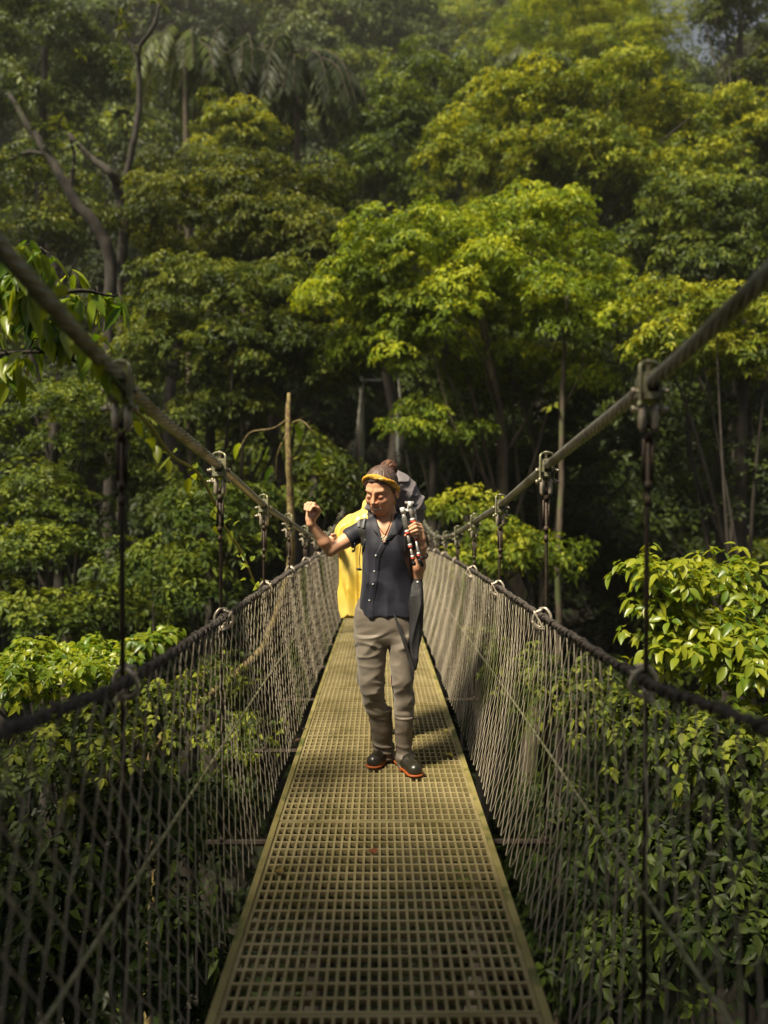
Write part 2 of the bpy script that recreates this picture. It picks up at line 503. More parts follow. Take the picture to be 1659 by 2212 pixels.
def ell(p, c, r):
    q = p - np.asarray(c); r = np.asarray(r, float)
    k0 = np.linalg.norm(q / r, axis=1); k1 = np.linalg.norm(q / (r * r), axis=1)
    return k0 * (k0 - 1) / (k1 + 1e-9)


def smin(a, b, k):
    h = np.clip(.5 + .5 * (b - a) / k, 0, 1)
    return b + (a - b) * h - k * h * (1 - h)


def smax(a, b, k): return -smin(-a, -b, k)


def loft(p, rows, z0=None, z1=None, pw=2.3, ek=.008):
    """rows: (z, cx, cy, a, b) bottom->top"""
    r = np.array(rows, float); r = r[np.argsort(r[:, 0])]
    z = p[:, 2]
    f = [np.interp(z, r[:, 0], r[:, k]) for k in range(1, 5)]
    x = np.abs(p[:, 0] - f[0]) / f[2]; y = np.abs(p[:, 1] - f[1]) / f[3]
    rho = (x ** pw + y ** pw + 1e-9) ** (1 / pw)
    d = (rho - 1) * np.minimum(f[2], f[3]) * .9
    z0 = r[0, 0] if z0 is None else z0; z1 = r[-1, 0] if z1 is None else z1
    d = smax(d, z0 - z, ek); d = smax(d, z - z1, ek)
    return d


def densify(rows, n=4):
    return smooth_path(np.array(sorted(rows)), n)


def mesh_sdf(name, f, lo, hi, h, material, parent, blk=8):
    lo = np.array(lo, float) - 3 * h; hi = np.array(hi, float) + 3 * h
    nb = np.ceil((hi - lo) / (h * blk)).astype(int)
    n = nb * blk
    bi = np.stack(np.meshgrid(*[np.arange(k) for k in nb], indexing='ij'), -1).reshape(-1, 3)
    ctr = lo + (bi + .5) * blk * h
    dc = f(ctr)
    act = np.abs(dc) < blk * h * 1.35
    A = np.repeat(np.repeat(np.repeat(np.where(dc > 0, 3 * h, -3 * h).reshape(nb).astype(np.float32), blk, 0), blk, 1), blk, 2)
    off = np.stack(np.meshgrid(*[np.arange(blk)] * 3, indexing='ij'), -1).reshape(-1, 3)
    idx = np.nonzero(act)[0]
    for s in range(0, len(idx), 400):
        ii = idx[s:s + 400]
        g = (bi[ii] * blk)[:, None, :] + off[None]
        g = g.reshape(-1, 3)
        v = f(lo + g * h)
        A[g[:, 0], g[:, 1], g[:, 2]] = np.clip(v, -3 * h, 3 * h)
    A[0], A[-1] = 3 * h, 3 * h; A[:, 0], A[:, -1] = 3 * h, 3 * h; A[:, :, 0], A[:, :, -1] = 3 * h, 3 * h
    g = openvdb.FloatGrid(3 * h); g.copyFromArray(A)
    V, q = g.convertToQuads(0.0)
    V = np.array(V) * h + lo; q = np.array(q)
    a, b, c = V[q[:, 0]], V[q[:, 1]], V[q[:, 2]]
    vol = np.einsum('ij,ij->i', a - V.mean(0), np.cross(b - a, c - a)).sum()
    if vol < 0: q = q[:, ::-1]
    return wobj(name, V, q, material, parent)


class Noise:
    def __init__(s, seed, freq, n=10, aniso=(1, 1, 1)):
        r = np.random.default_rng(seed)
        k = r.normal(size=(n, 3)); k /= np.linalg.norm(k, axis=1)[:, None]
        s.k = k * np.array(aniso) * freq * r.uniform(.6, 1.4, (n, 1)) * 2 * np.pi; s.p = r.uniform(0, 6.28, n); s.n = n
    def __call__(s, p):
        out = np.zeros(len(p))
        for i in range(s.n): out += np.sin(p @ s.k[i] + s.p[i])
        return out / math.sqrt(s.n)
    def ridge(s, p):
        return 1 - np.minimum(np.abs(s(p)) * 1.3, 1.)


def norm3(v):
    v = np.asarray(v, float); return v / np.linalg.norm(v)


def on_surf(f, px, py, y0=3.6, y1=5.6, off=0.0):
    """where the sight line of (px,py) first meets the surface f, and the normal there"""
    px = np.atleast_1d(np.asarray(px, float)); py = np.atleast_1d(np.asarray(py, float))
    rays = np.array([ray(a, b) for a, b in zip(px, py)])
    y = np.full(len(px), y0)
    for _ in range(140):
        P = CAM + rays * y[:, None]
        d = f(P)
        y = np.minimum(y + np.maximum(d, 0) * .6 + np.where(d > 0, 2e-4, 0), y1)
    P = CAM + rays * y[:, None]
    e = .003; Nn = np.zeros_like(P)
    for k in range(3):
        D = np.zeros(3); D[k] = e
        Nn[:, k] = f(P + D) - f(P - D)
    Nn /= np.linalg.norm(Nn, axis=1)[:, None] + 1e-9
    return P + Nn * off, Nn


# ------------------------------------------------------------------ the woman
D0 = 4.44
def W(px, py, dy=0.0): return T(px, py, D0 + dy)


def row(py, l, r, fr, bk, d=D0):
    """one section of a garment: left/right edges as measured, front/back depth"""
    yc = d + (fr + bk) / 2
    A = T(l, py, yc); B = T(r, py, yc)
    return (A[2], (A[0] + B[0]) / 2, yc, (B[0] - A[0]) / 2, (bk - fr) / 2)


M_skin = mat('sun_warmed_skin', (.76, .40, .235), (.86, .50, .31), .45, 9, .06, 250, sss=.10, c3=(.64, .24, .13), s3=14, t3=(.5, .75))
M_hair = mat('brown_hair', (.06, .036, .027), (.17, .11, .085), .40, 35, .2, 200)
M_bun = mat('reddish_hair', (.05, .02, .012), (.20, .08, .035), .5, 45, .9, 90)
M_band = mat('mustard_headband', (.62, .27, .015), (.85, .50, .05), .7, 60, .6, 120, c3=(.80, .62, .22), s3=45)
M_shirt = mat('navy_shirt', (.007, .008, .019), (.013, .013, .026), .62, 12, .12, 160, c3=(.03, .03, .05), s3=5, sheen=.15)
M_trou = mat('taupe_trousers', (.145, .118, .09), (.21, .175, .138), .58, 6, .10, 120, sheen=.2)
M_gait = mat('taupe_gaiter', (.13, .105, .082), (.185, .152, .122), .55, 10, .2, 60)
M_boot = mat('black_rubber', (.018, .016, .010), (.035, .03, .02), .28, 14, .2, 60, spec=.6)
M_sole = mat('orange_sole', (.36, .07, .015), (.48, .12, .025), .55, 20, .2, 60)
M_white = mat('white_plastic', (.75, .75, .72), rough=.3)
M_teeth = mat('teeth', (.90, .86, .80), rough=.3)
M_lip = mat('lips', (.50, .12, .10), rough=.4)
M_mouthd = mat('mouth_shadow_skin', (.20, .06, .045), rough=.6)
M_brow = mat('eyebrow', (.05, .025, .018), rough=.8)
M_strap = mat('dark_webbing', (.018, .018, .017), (.03, .028, .027), .6, 40, .1, 200)
M_strapg = mat('grey_webbing', (.12, .12, .13), (.22, .22, .24), .6, 80, .4, 200)
M_pack = mat('grey_rain_cover', (.17, .15, .16), (.26, .225, .235), .5, 7, .18, 30)
M_poncho = mat('yellow_vinyl', (.82, .56, .06), (.92, .71, .18), .35, 5, .12, 25)
M_jacket = mat('charcoal_jacket', (.014, .014, .015), (.030, .029, .030), .7, 9, .15, 80)
M_shell = mat('shell', (.62, .55, .40), (.78, .72, .58), .3)
M_gold = mat('gold_earring', (.7, .42, .08), rough=.3, metal=.8)
M_alu = mat('tripod_tube', (.42, .39, .36), (.52, .49, .46), .32, 30, 0, metal=.5)
M_alul = mat('tripod_pale', (.75, .74, .72), rough=.35, metal=.2)
M_red = mat('red_collar', (.62, .05, .03), (.70, .09, .05), .35)
M_foam = mat('foam_grip', (.10, .10, .09), (.16, .16, .14), .8, 60, .5, 150)
M_blk = mat('black_plastic', (.012, .012, .012), rough=.4)

person = empty('person', (W(850, 1680)[0], D0 - .02, float(deck_z(D0))),
               'smiling woman in navy shirt and taupe trousers walking on the bridge, one fist raised', 'person')

# head frame
HS = 1.12
yaw, pit, rol = R(25), R(25), R(3)
Rz = np.array([[math.cos(-yaw), -math.sin(-yaw), 0], [math.sin(-yaw), math.cos(-yaw), 0], [0, 0, 1]])
Rx = np.array([[1, 0, 0], [0, math.cos(pit), -math.sin(pit)], [0, math.sin(pit), math.cos(pit)]])
Ry = np.array([[math.cos(rol), 0, math.sin(rol)], [0, 1, 0], [-math.sin(rol), 0, math.cos(rol)]])
HR = Ry @ Rz @ Rx
HC = W(823.5, 1058.5, -.04)
CR_C, CR_R = np.array([0, .012, .030]), np.array([.077, .095, .088])
def to_head(p): return ((p - HC) @ HR) / HS
def from_head(q): return HC + (np.asarray(q) * HS) @ HR.T


def head_sdf(p):
    q = to_head(p)
    s = q.copy(); s[:, 0] = np.abs(q[:, 0])
    d = ell(q, CR_C, CR_R)
    d = smin(d, ell(q, (0, -.022, -.038), (.056, .066, .072)), .03)
    d = smin(d, ell(q, (0, -.062, -.088), (.026, .026, .022)), .03)          # chin
    d = smin(d, ell(s, (.036, -.064, -.030), (.025, .023, .024)), .024)      # cheeks
    d = smin(d, cap(s, (.048, .0, -.055), (.025, -.055, -.088), .015, .012), .03)   # jaw
    d = smin(d, cap(s, (.012, -.082, .026), (.042, -.072, .027), .009, .007), .018)  # brow
    d = smax(d, -ell(s, (.031, -.1015, .000), (.016, .012, .010)), .016)      # sockets
    d = smin(d, ell(s, (.031, -.0745, -.002), (.0145, .0145, .012)), .006)     # lids
    d = smin(d, cap(q, (0, -.088, .016), (0, -.111, -.024), .0055, .0095), .010)   # nose
    d = smin(d, ell(s, (.012, -.098, -.029), (.009, .010, .008)), .006)
    d = smin(d, ell(q, (0, -.082, -.055), (.026, .016, .020)), .014)         # muzzle
    e = ell(s, (.080, .016, -.020), (.008, .019, .031))                       # ear
    e = smax(e, -ell(s, (.088, .012, -.018), (.006, .011, .019)), .004)
    d = smin(d, e, .006)
    return d * HS


shirt_rows = densify([row(1116, 802, 868, -.055, .09), row(1124, 788, 888, -.075, .10), row(1134, 782, 898, -.095, .11), row(1152, 781, 897, -.112, .11), row(1178, 782, 895, -.128, .105),
              row(1200, 782, 892, -.125, .10), row(1235, 780, 890, -.110, .095), row(1262, 776, 890, -.108, .095), row(1295, 770, 894, -.112, .105), row(1332, 769, 897, -.118, .11)], 6)
torso_rows = shirt_rows.copy(); torso_rows[:, 3:] -= np.interp(torso_rows[:, 0], [1.05, 1.25], [.028, .012])[:, None]
z_neck = W(0 + 830, 1112)[2]; z_hem = W(830, 1329)[2]

# joints
rs, re, rw = W(786, 1143, .0), W(714, 1189, -.05), W(671, 1131, -.12)
ls, le, lw = W(893, 1146, .02), W(901, 1246, -.01), W(914, 1180, -.12)


def hand_right(p):
    MC = [W(686, 1097, -.125), W(679, 1093, -.118), W(672, 1092, -.115), W(666, 1095, -.118)]
    PI = [W(678.5, 1089, -.165), W(672, 1087.5, -.163), W(665.5, 1087.5, -.158), W(660.5, 1090.5, -.15)]
    TP = [W(670, 1103, -.175), W(665, 1103, -.172), W(661, 1101, -.166), W(658.5, 1100, -.158)]
    pr = [.0105, .0105, .010, .009]
    d = cap(p, rw, W(671, 1121, -.122), .023, .024)
    for i in range(4):
        d = smin(d, cap(p, W(671 + (1.5 - i) * 3, 1122, -.12), MC[i], .016, .0125), .012)
    d = smin(d, cap(p, W(676, 1120, -.13), W(685, 1108, -.137), .017, .013), .010)
    fg = None
    for i in range(4):
        c = chain(p, [MC[i], PI[i], TP[i]], [pr[i] + .001, pr[i], pr[i] - .002], .003)
        fg = c if fg is None else smin(fg, c, .0012)
    th = chain(p, [W(684, 1113, -.135), W(689.5, 1103, -.15), W(686, 1098, -.168), W(679, 1094, -.182)], [.014, .0115, .0105, .0088], .004)
    fg = smin(fg, th, .0015)
    return smin(d, fg, .005)


def hand_left(p):
    MC = [W(907, 1135, -.135), W(909, 1141, -.135), W(910, 1148, -.135), W(909.5, 1155, -.135)]
    PI = [W(896, 1131, -.178), W(898, 1138, -.184), W(900, 1145.5, -.184), W(901.5, 1152, -.178)]
    TP = [W(884.5, 1138.5, -.172), W(885.5, 1144.5, -.176), W(888.5, 1149.5, -.176), W(892, 1154.5, -.17)]
    pr = [.0098, .0102, .0098, .0085]
    d = cap(p, lw, W(911, 1163, -.13), .023, .021)
    for i in range(4):
        d = smin(d, cap(p, W(911.5, 1164, -.13), MC[i], .017, .0125), .010)
    fg = None
    for i in range(4):
        c = chain(p, [MC[i], PI[i], TP[i]], [pr[i] + .001, pr[i], pr[i] - .002], .003)
        fg = c if fg is None else smin(fg, c, .0012)
    th = chain(p, [W(909, 1164, -.12), W(900, 1158, -.118), W(888, 1155.5, -.122), W(876, 1156.5, -.128)], [.013, .0105, .0095, .0085], .004)
    return smin(smin(d, fg, .005), th, .004)


leg_R = densify([row(1370, 767, 838, -.10, .11), row(1400, 768, 837, -.10, .10), row(1433, 772, 833, -.095, .095), row(1463, 777, 831, -.085, .085),
         row(1490, 780, 831, -.075, .085), row(1512, 783, 833, -.045, .095), row(1526, 787, 838, -.03, .11), row(1538, 791, 843, -.025, .115), row(1545, 795, 845, -.01, .11)], 5)
leg_L = densify([row(1370, 836, 902, -.10, .10), row(1394, 838, 893, -.11, .09), row(1433, 842, 891, -.12, .06), row(1463, 845, 893, -.125, .045),
         row(1492, 849, 895, -.12, .04), row(1520, 851, 896, -.095, .05), row(1540, 851, 896, -.085, .06), row(1552, 853, 893, -.075, .055)], 5)
hips = densify([row(1285, 784, 884, -.08, .07), row(1300, 772, 898, -.098, .100), row(1325, 765, 904, -.105, .115), row(1350, 765, 907, -.105, .125), row(1375, 766, 905, -.10, .115), row(1392, 768, 903, -.09, .10)], 5)


def body_sdf(p):
    d = head_sdf(p)
    nk0, nk1 = W(836, 1128, .03), W(831, 1090, -.015)
    d = smin(d, cap(p, nk0, nk1, .051, .045), .02)
    d = smin(d, cap(p, W(852, 1122, .0), W(843, 1086, -.01), .022, .02), .02)
    t = loft(p, torso_rows, z_hem, z_neck, ek=.03)
    d = smin(d, t, .022)
    for a, b, s in ((W(826, 1134, -.055), W(796, 1130, -.02), 1), (W(838, 1134, -.055), W(880, 1130, -.02), 1)):
        d = smin(d, cap(p, a, b, .012, .012), .014)                        # collar bones
    ar = chain(p, [rs, rs * .45 + re * .55, re], [.046, .039, .0335], .02)
    ar = smin(ar, chain(p, [re, re * .68 + rw * .32, rw], [.0335, .0345, .0215], .02), .012)
    ar = smin(ar, hand_right(p), .01)
    al = chain(p, [ls, ls * .5 + le * .5, le], [.046, .039, .033], .02)
    al = smin(al, chain(p, [le, le * .65 + lw * .35, lw], [.0335, .0345, .0215], .02), .012)
    al = smin(al, hand_left(p), .01)
    d = smin(d, smin(ar, al, .005), .012)
    g = smin(loft(p, np.column_stack([leg_R[:, :3], leg_R[:, 3:] - .014]), ek=.03), loft(p, np.column_stack([leg_L[:, :3], leg_L[:, 3:] - .014]), ek=.03), .01)
    g = smin(g, loft(p, np.column_stack([hips[:, :3], hips[:, 3:] - .026]), ek=.03), .02)
    g = smin(g, cap(p, W(820, 1535, .04), W(828, 1632, .14), .045, .035), .02)
    g = smin(g, cap(p, W(873, 1535, -.01), W(874, 1640, .03), .045, .035), .02)
    return smin(d, g, .01)


lo = W(640, 1690, -.30); hi = W(940, 1010, .25)
mesh_sdf('body', body_sdf, (lo[0], 4.18, lo[2] - .02), (hi[0] + .02, 4.72, hi[2] + .02), .0032, M_skin, person)

# --- shirt
n_sh = Noise(3, 7, 8, (1, .6, .5)); n_sh2 = Noise(5, 3.2, 8, (1.2, .5, .7))
rc, rcn = W(751, 1165, -.022), None
ax_r = rc - rs; ax_r = ax_r / np.linalg.norm(ax_r)
lc = W(902, 1186, .012); ax_l = lc - ls; ax_l = ax_l / np.linalg.norm(ax_l)


def shirt_sdf(p):
    d = loft(p, shirt_rows, z_hem, z_neck + .012, ek=.012)
    # shirt tail: raised at the sides, lower in front left
    sl = cap(p, W(789, 1142, .0), rc, .060, .056)
    sl = smax(sl, (p - rc) @ ax_r, .004)
    d = smin(d, sl, .03)
    s2 = cap(p, W(888, 1142, .02), lc, .058, .054)
    s2 = smax(s2, (p - lc) @ ax_l, .004)
    d = smin(d, s2, .03)
    zz = p[:, 2]; amp = .0085 + .004 * np.clip((1.28 - zz) / .3, 0, 1)
    d = d - amp * (n_sh(p) * .5 + n_sh2.ridge(p) * .9 - .3)
    xl = W(783, 1300)[0]
    d = smax(d, z_hem + np.clip((xl - p[:, 0]) / .045, 0, 1) * .028 + np.clip((p[:, 0] - xl) / .28, 0, 1) * -.004 - zz, .004)
    # V opening
    zt, zb = W(830, 1106)[2], W(830, 1172)[2]
    t = np.clip((zz - zb) / (zt - zb), 0, 1.3)
    xc = W(829, 1172)[0] + t * .008
    hw = t * .062
    v = np.maximum(np.abs(p[:, 0] - xc) - hw, zb - zz)
    v = np.maximum(v, p[:, 1] - (D0 - .0))
    d = smax(d, -v, .004)
    # placket ridge
    xpl = np.interp(zz, [W(798, 1297)[2], W(806, 1262)[2], W(809, 1234)[2], W(812, 1200)[2], W(829, 1172)[2]],
                    [W(800, 1297)[0], W(807, 1262)[0], W(810.5, 1234)[0], W(814, 1200)[0], W(828, 1172)[0]])
    pl = np.clip(1 - np.abs(p[:, 0] - xpl - .004) / .017, 0, 1) * (p[:, 1] < D0) * (zz < zb + .01)
    d = d - .003 * np.minimum(pl * 5, 1)
    return d


a_, b_ = W(722, 1336, -.16), W(930, 1100, .15)
mesh_sdf('shirt', shirt_sdf, (a_[0], 4.26, a_[2]), (b_[0], 4.66, b_[2]), .0036, M_shirt, person)
# collar flaps
def patch(pxs, name, material, off=.006, th=.004, f=shirt_sdf, dy=-.01):
    P, Nn = on_surf(f, [a for a, b in pxs], [b for a, b in pxs], off=off)
    c = P.mean(0); nm = Nn.mean(0); nm /= np.linalg.norm(nm)
    n = len(P)
    V = np.vstack([P + nm * .002, P - nm * th, c + nm * .006, c - nm * th])
    i = np.arange(n); j = (i + 1) % n
    b = MB().add(V, [np.stack([i, j, np.full(n, 2 * n)], -1), np.stack([j + n, i + n, np.full(n, 2 * n + 1)], -1), np.stack([i, i + n, j + n, j], -1)])
    return b.obj(name, material, person)


patch([(800, 1119), (808, 1117), (814, 1128), (822, 1150), (826, 1162), (817, 1158), (808, 1148), (802, 1134)], 'collar', M_shirt)
patch([(857, 1112), (866, 1117), (872, 1130), (862, 1150), (846, 1164), (834, 1170), (840, 1156), (851, 1134)], 'collar', M_shirt)
for px, py in ((789, 1166), (812, 1200), (808.5, 1234), (805.6, 1262), (798, 1297)):
    P, Nn = on_surf(shirt_sdf, px, py, off=.002)
    MB().tube([P[0] - Nn[0] * .003, P[0] + Nn[0] * .0006, P[0] + Nn[0] * .0018], [.0048, .0048, .0040], 10).obj('button', M_white, person)

# --- trousers
n_t = Noise(21, 4.5, 8, (.7, .5, 1.5)); n_t2 = Noise(22, 8, 8, (.45, .4, 1.3))
def trou_sdf(p):
    d = smin(loft(p, leg_R, ek=.014), loft(p, leg_L, ek=.014), .004)
    d = smin(d, loft(p, hips, ek=.01), .016)
    z = p[:, 2]
    kn = np.exp(-((z - W(850, 1385)[2]) / .07) ** 2) + np.exp(-((z - W(850, 1500)[2]) / .12) ** 2) + .35
    d = d - .0058 * kn * (n_t.ridge(p) - .45) - .0060 * kn * (n_t2.ridge(p) - .4) - .001 * n_t2(p)
    pk = ell(p, W(778, 1462, .03), (.022, .04, .05)) # side cargo pocket
    return smin(d, pk, .01)
mesh_sdf('trousers', trou_sdf, (W(755, 1330)[0], 4.27, W(800, 1556)[2]), (W(915, 1330)[0], 4.62, W(800, 1278)[2]), .004, M_trou, person)

# --- gaiters and boots
gR = densify([row(1530, 793, 846, -.035, .11, D0 + .01), row(1545, 796, 846, -.02, .12, D0 + .01), row(1580, 802, 848, .02, .15), row(1608, 806, 848, .05, .17), row(1625, 808, 849, .06, .18), row(1640, 808, 850, .07, .19)], 5)
gL = densify([row(1544, 852, 894, -.085, .05), row(1560, 854, 892, -.08, .05), row(1590, 854, 890, -.06, .06), row(1615, 855, 890, -.05, .07), row(1632, 856, 894, -.06, .08), row(1650, 857, 899, -.06, .09)], 5)
n_g = Noise(33, 9, 8, (.5, .5, 1.6))
for rows, zlow in ((gR, W(820, 1612)[2]), (gL, W(870, 1618)[2])):
    def gs(p, rows=rows, zlow=zlow):
        d = loft(p, rows, ek=.006)
        k = np.clip((zlow + .03 - p[:, 2]) / .05, 0, 1)
        rim = np.exp(-((p[:, 2] - rows[-1][0] + .008) / .006) ** 2) * .003
        return d - k * .012 * (n_g.ridge(p) - .4) - .003 * n_g.ridge(p * .7) - rim
    r_ = np.array(rows)
    mesh_sdf('gaiter', gs, (r_[:, 1].min() - .10, r_[:, 2].min() - .12, r_[:, 0].min() - .01), (r_[:, 1].max() + .10, r_[:, 2].max() + .12, r_[:, 0].max() + .01), .004, M_gait, person)

zdk = float(deck_z(4.45))
for heel, toe, ank in ((T(838, 1650, 4.66), T(808, 1655, 4.44), W(829, 1630, .13)), (T(866, 1650, 4.50), T(896, 1678, 4.30), W(875, 1640, .03))):
    hx = np.array([heel[0], heel[1], zdk + .045]); tx = np.array([toe[0], toe[1], zdk + .040])
    dr = tx - hx; dr[2] = 0; Lf = np.linalg.norm(dr); dr /= Lf
    sd = np.array([-dr[1], dr[0], 0])
    def bs(p, hx=hx, tx=tx, ank=ank, dr=dr, sd=sd):
        mid = hx * .45 + tx * .55
        d = cap(p, hx + [0, 0, .006], mid + [0, 0, .004], .040, .042)
        d = smin(d, cap(p, mid, tx + [0, 0, -.002], .042, .043), .02)
        d = smin(d, cap(p, hx + dr * .02 + np.array([0, 0, .01]), ank, .040, .038), .03)
        d = smin(d, cap(p, mid + np.array([0, 0, .02]), ank + dr * .01, .03, .038), .03)
        return smax(d, (zdk + .020) - p[:, 2], .004)
    lo_ = np.minimum(hx, tx) - .08; hi_ = np.maximum(hx, tx) + .09
    bt = mesh_sdf('boot', bs, lo_, hi_, .0035, M_boot, person)
    def ss(p, hx=hx, tx=tx, dr=dr):
        q = p.copy(); q[:, 2] = 0
        h0 = hx * [1, 1, 0]; t0 = tx * [1, 1, 0]; md = h0 * .5 + t0 * .5
        d = smin(cap(q, h0, md, .042, .040), cap(q, md, t0, .043, .048), .02)
        d = smax(d, p[:, 2] - (zdk + .023), .003); d = smax(d, zdk + .001 - p[:, 2], .002)
        u = (p - hx) @ dr
        arch = np.maximum(np.maximum(.045 - u, u - .115), p[:, 2] - (zdk + .012))
        tr = np.maximum(-np.maximum(np.abs(((u / .022) % 1) - .5) - .18, 0) * 0 + (np.abs(((u / .022) % 1) - .5) - .12) * .022, p[:, 2] - (zdk + .009))
        d = np.maximum(d, -np.maximum(-arch, p[:, 2] - (zdk + .012)))
        return np.maximum(d, -tr)
    mesh_sdf('sole', ss, lo_, hi_ - [0, 0, .05], .003, M_sole, bt)

# --- hair, bun, band
def hair_sdf(p):
    q = to_head(p)
    nn = np.array([0, .73, .683])
    d = ell(q, CR_C, CR_R + .0065)
    fl = np.arctan2(q[:, 0] - .02, .45 * (.08 - q[:, 1]) + (.100 - q[:, 2]) + .02)
    gr = .0016 * np.abs(np.sin(fl * 17 + 1.2 * np.sin(q[:, 2] * 40 + q[:, 0] * 20))) + .0011 * np.sin(fl * 61 + 1)
    side = np.abs(q[:, 0]) - .066
    c = -.004 + .003 * np.sin(q[:, 0] * 130) - np.clip(side, 0, .03) * 1.1
    d = smax(d - gr, c - q @ nn, .006)
    s = q.copy(); s[:, 0] = np.abs(q[:, 0])
    d = smin(d, cap(s, (.066, -.022, .022), (.070, -.008, -.012), .007, .003), .006)
    return d * HS
hr = mesh_sdf('hair', hair_sdf, HC - .17, HC + .17, .0032, M_hair, person)
BC = from_head((.020, .080, .088))
def bun_sdf(p):
    q = p - BC
    a = np.arctan2(q[:, 2], q[:, 0]); r = np.linalg.norm(q, axis=1)
    sw = np.sin(a * 3 + r * 190 + q[:, 1] * 90)
    d = ell(p, BC, (.050, .044, .047)) - .0045 * np.abs(sw)
    d = smin(d, cap(p, BC + [.0, .02, -.02], BC + [.02, .01, -.065], .03, .024), .02)
    return d
mesh_sdf('hair_bun', bun_sdf, BC - .10, BC + .09, .003, M_bun, person)
n2 = norm3([.05, .73, .68]); c2 = .021
e1 = norm3(np.cross([0, 1., 0], n2)); e2 = np.cross(n2, e1)
RB = CR_R + .010
pts = []
for a in np.linspace(0, 2 * math.pi, 97):
    dv = math.cos(a) * e1 + math.sin(a) * e2
    c0 = n2 * c2 - CR_C
    A_ = ((dv / RB) ** 2).sum(); B_ = 2 * (dv * c0 / RB ** 2).sum(); C_ = ((c0 / RB) ** 2).sum() - 1
    t = (-B_ + math.sqrt(B_ * B_ - 4 * A_ * C_)) / (2 * A_)
    pts.append(from_head(n2 * c2 + dv * t))
b = MB()
b.tube(np.array(pts), .0140, 16, cap=False, prof=lambda i, a: 1 + .20 * np.cos(2 * a + i * .42) + .05 * np.sin(i * 1.7 + a))
b.obj('headband', M_band, person)
# wisps of loose hair
b = MB()
for k in range(44):
    sx = -1 if k % 3 == 0 else 1
    s0 = from_head((sx * .078, random.uniform(-.01, .06), random.uniform(-.005, .03)))
    if k > 16: s0 = BC + np.array([random.uniform(-.03, .04), -.01, random.uniform(.01, .04)])
    d1 = np.array([random.uniform(-.3, .3) + sx * .2, random.uniform(-.3, 0), random.uniform(-.8, .5)]) * .022
    b.tube(smooth_path([s0, s0 + d1 * .5, s0 + d1 + np.array([.004 * sx, 0, -.004])], 4), .0006, 4)
b.obj('loose_hair', M_hair, person)

# --- face
def stroke(name, pxs, rad, material, off=.0, f=head_sdf, parent=person, n=5, flat=None):
    pp = smooth_path([(a, b, 0) for a, b in pxs], n)
    P, Nn = on_surf(f, pp[:, 0], pp[:, 1], y0=4.0, y1=4.8, off=off)
    r = np.interp(np.linspace(0, 1, len(P)), np.linspace(0, 1, len(rad)), rad)
    return MB().tube(P, r, 8).obj(name, material, parent)


stroke('eyebrow', [(790.8, 1070.2), (796.5, 1067.2), (802.5, 1068.4)], [.0006, .0015, .0010], M_brow)
stroke('eyebrow', [(811, 1067.8), (819, 1065.8), (828.5, 1068.8)], [.0010, .0016, .0006], M_brow)
stroke('eyelashes', [(791.4, 1075.4), (796, 1078.6), (801, 1077.4)], [.0013, .0026, .0013], M_brow)
stroke('eyelashes', [(812.5, 1075.4), (820, 1078.4), (828.5, 1074.4)], [.0013, .0027, .0014], M_brow)
stroke('mouth', [(803.5, 1094.8), (806.2, 1098.3), (812, 1101.2), (820, 1099.6), (826.4, 1094.2)], [.0016, .0034, .0046, .0036, .0014], M_mouthd, off=-.001)
stroke('teeth', [(807.2, 1098.2), (812.3, 1100.2), (818.8, 1099.0), (822.4, 1096.8)], [.0022, .0040, .0040, .0020], M_teeth, off=.0026)
stroke('lip', [(803.5, 1094.5), (807, 1096.2), (811.5, 1098.0), (819, 1096.6), (826.8, 1093.4)], [.0006, .0013, .0016, .0013, .0006], M_lip, off=.0018)
stroke('lip', [(804.5, 1097.4), (808, 1101.2), (812.5, 1103.6), (819.5, 1101.8), (826.0, 1095.2)], [.0006, .0016, .0024, .0018, .0006], M_lip, off=.0012)
ep = W(852.5, 1082.5, -.045)
MB().torus(ep, .006, .008, .0018, 'y', 12, 6).ball(ep + [0, -.002, -.014], (.006, .003, .009)).obj('earring', M_gold, person)
# necklace with flower pendant
pp = smooth_path([(846.5, 1110, 0), (845, 1124, 0), (838, 1142, 0), (831.5, 1156, 0)], 6)
P, Nn = on_surf(body_sdf, pp[:, 0], pp[:, 1], off=.0035)
pp = smooth_path([(812.5, 1122, 0), (818, 1137, 0), (825, 1148, 0), (830.5, 1156, 0)], 6)
P2, N2 = on_surf(body_sdf, pp[:, 0], pp[:, 1], off=.0035)
nk = MB().tube(P, .0019, 6).tube(P2, .0019, 6).obj('necklace', M_blk, person)
Pc, Nc = on_surf(body_sdf, 830, 1163, off=.012)
pc = Pc[0] + [0, -.016, 0]; b = MB()
for k in range(5):
    a = math.pi / 2 + k * 2 * math.pi / 5
    q = pc + np.array([math.cos(a) * .0115, -.002, math.sin(a) * .0115])
    b.tube([pc + [0, -.002, 0], q, q + (q - pc) * .55], [.002, .0052, .0022], 8)
b.obj('pendant', M_shell, nk)
# wristband / watch on the raised left forearm
wp = lw * .72 + le * .28; axw = lw - le; axw /= np.linalg.norm(axw)
u = np.cross(axw, [0, 1, 0]); u /= np.linalg.norm(u); v = np.cross(axw, u)
MB().tube([wp + .0345 * (u * math.cos(a) + v * math.sin(a)) for a in np.linspace(0, 2 * math.pi, 25)], .0055, 8, cap=False).obj('bracelet', M_strap, person)

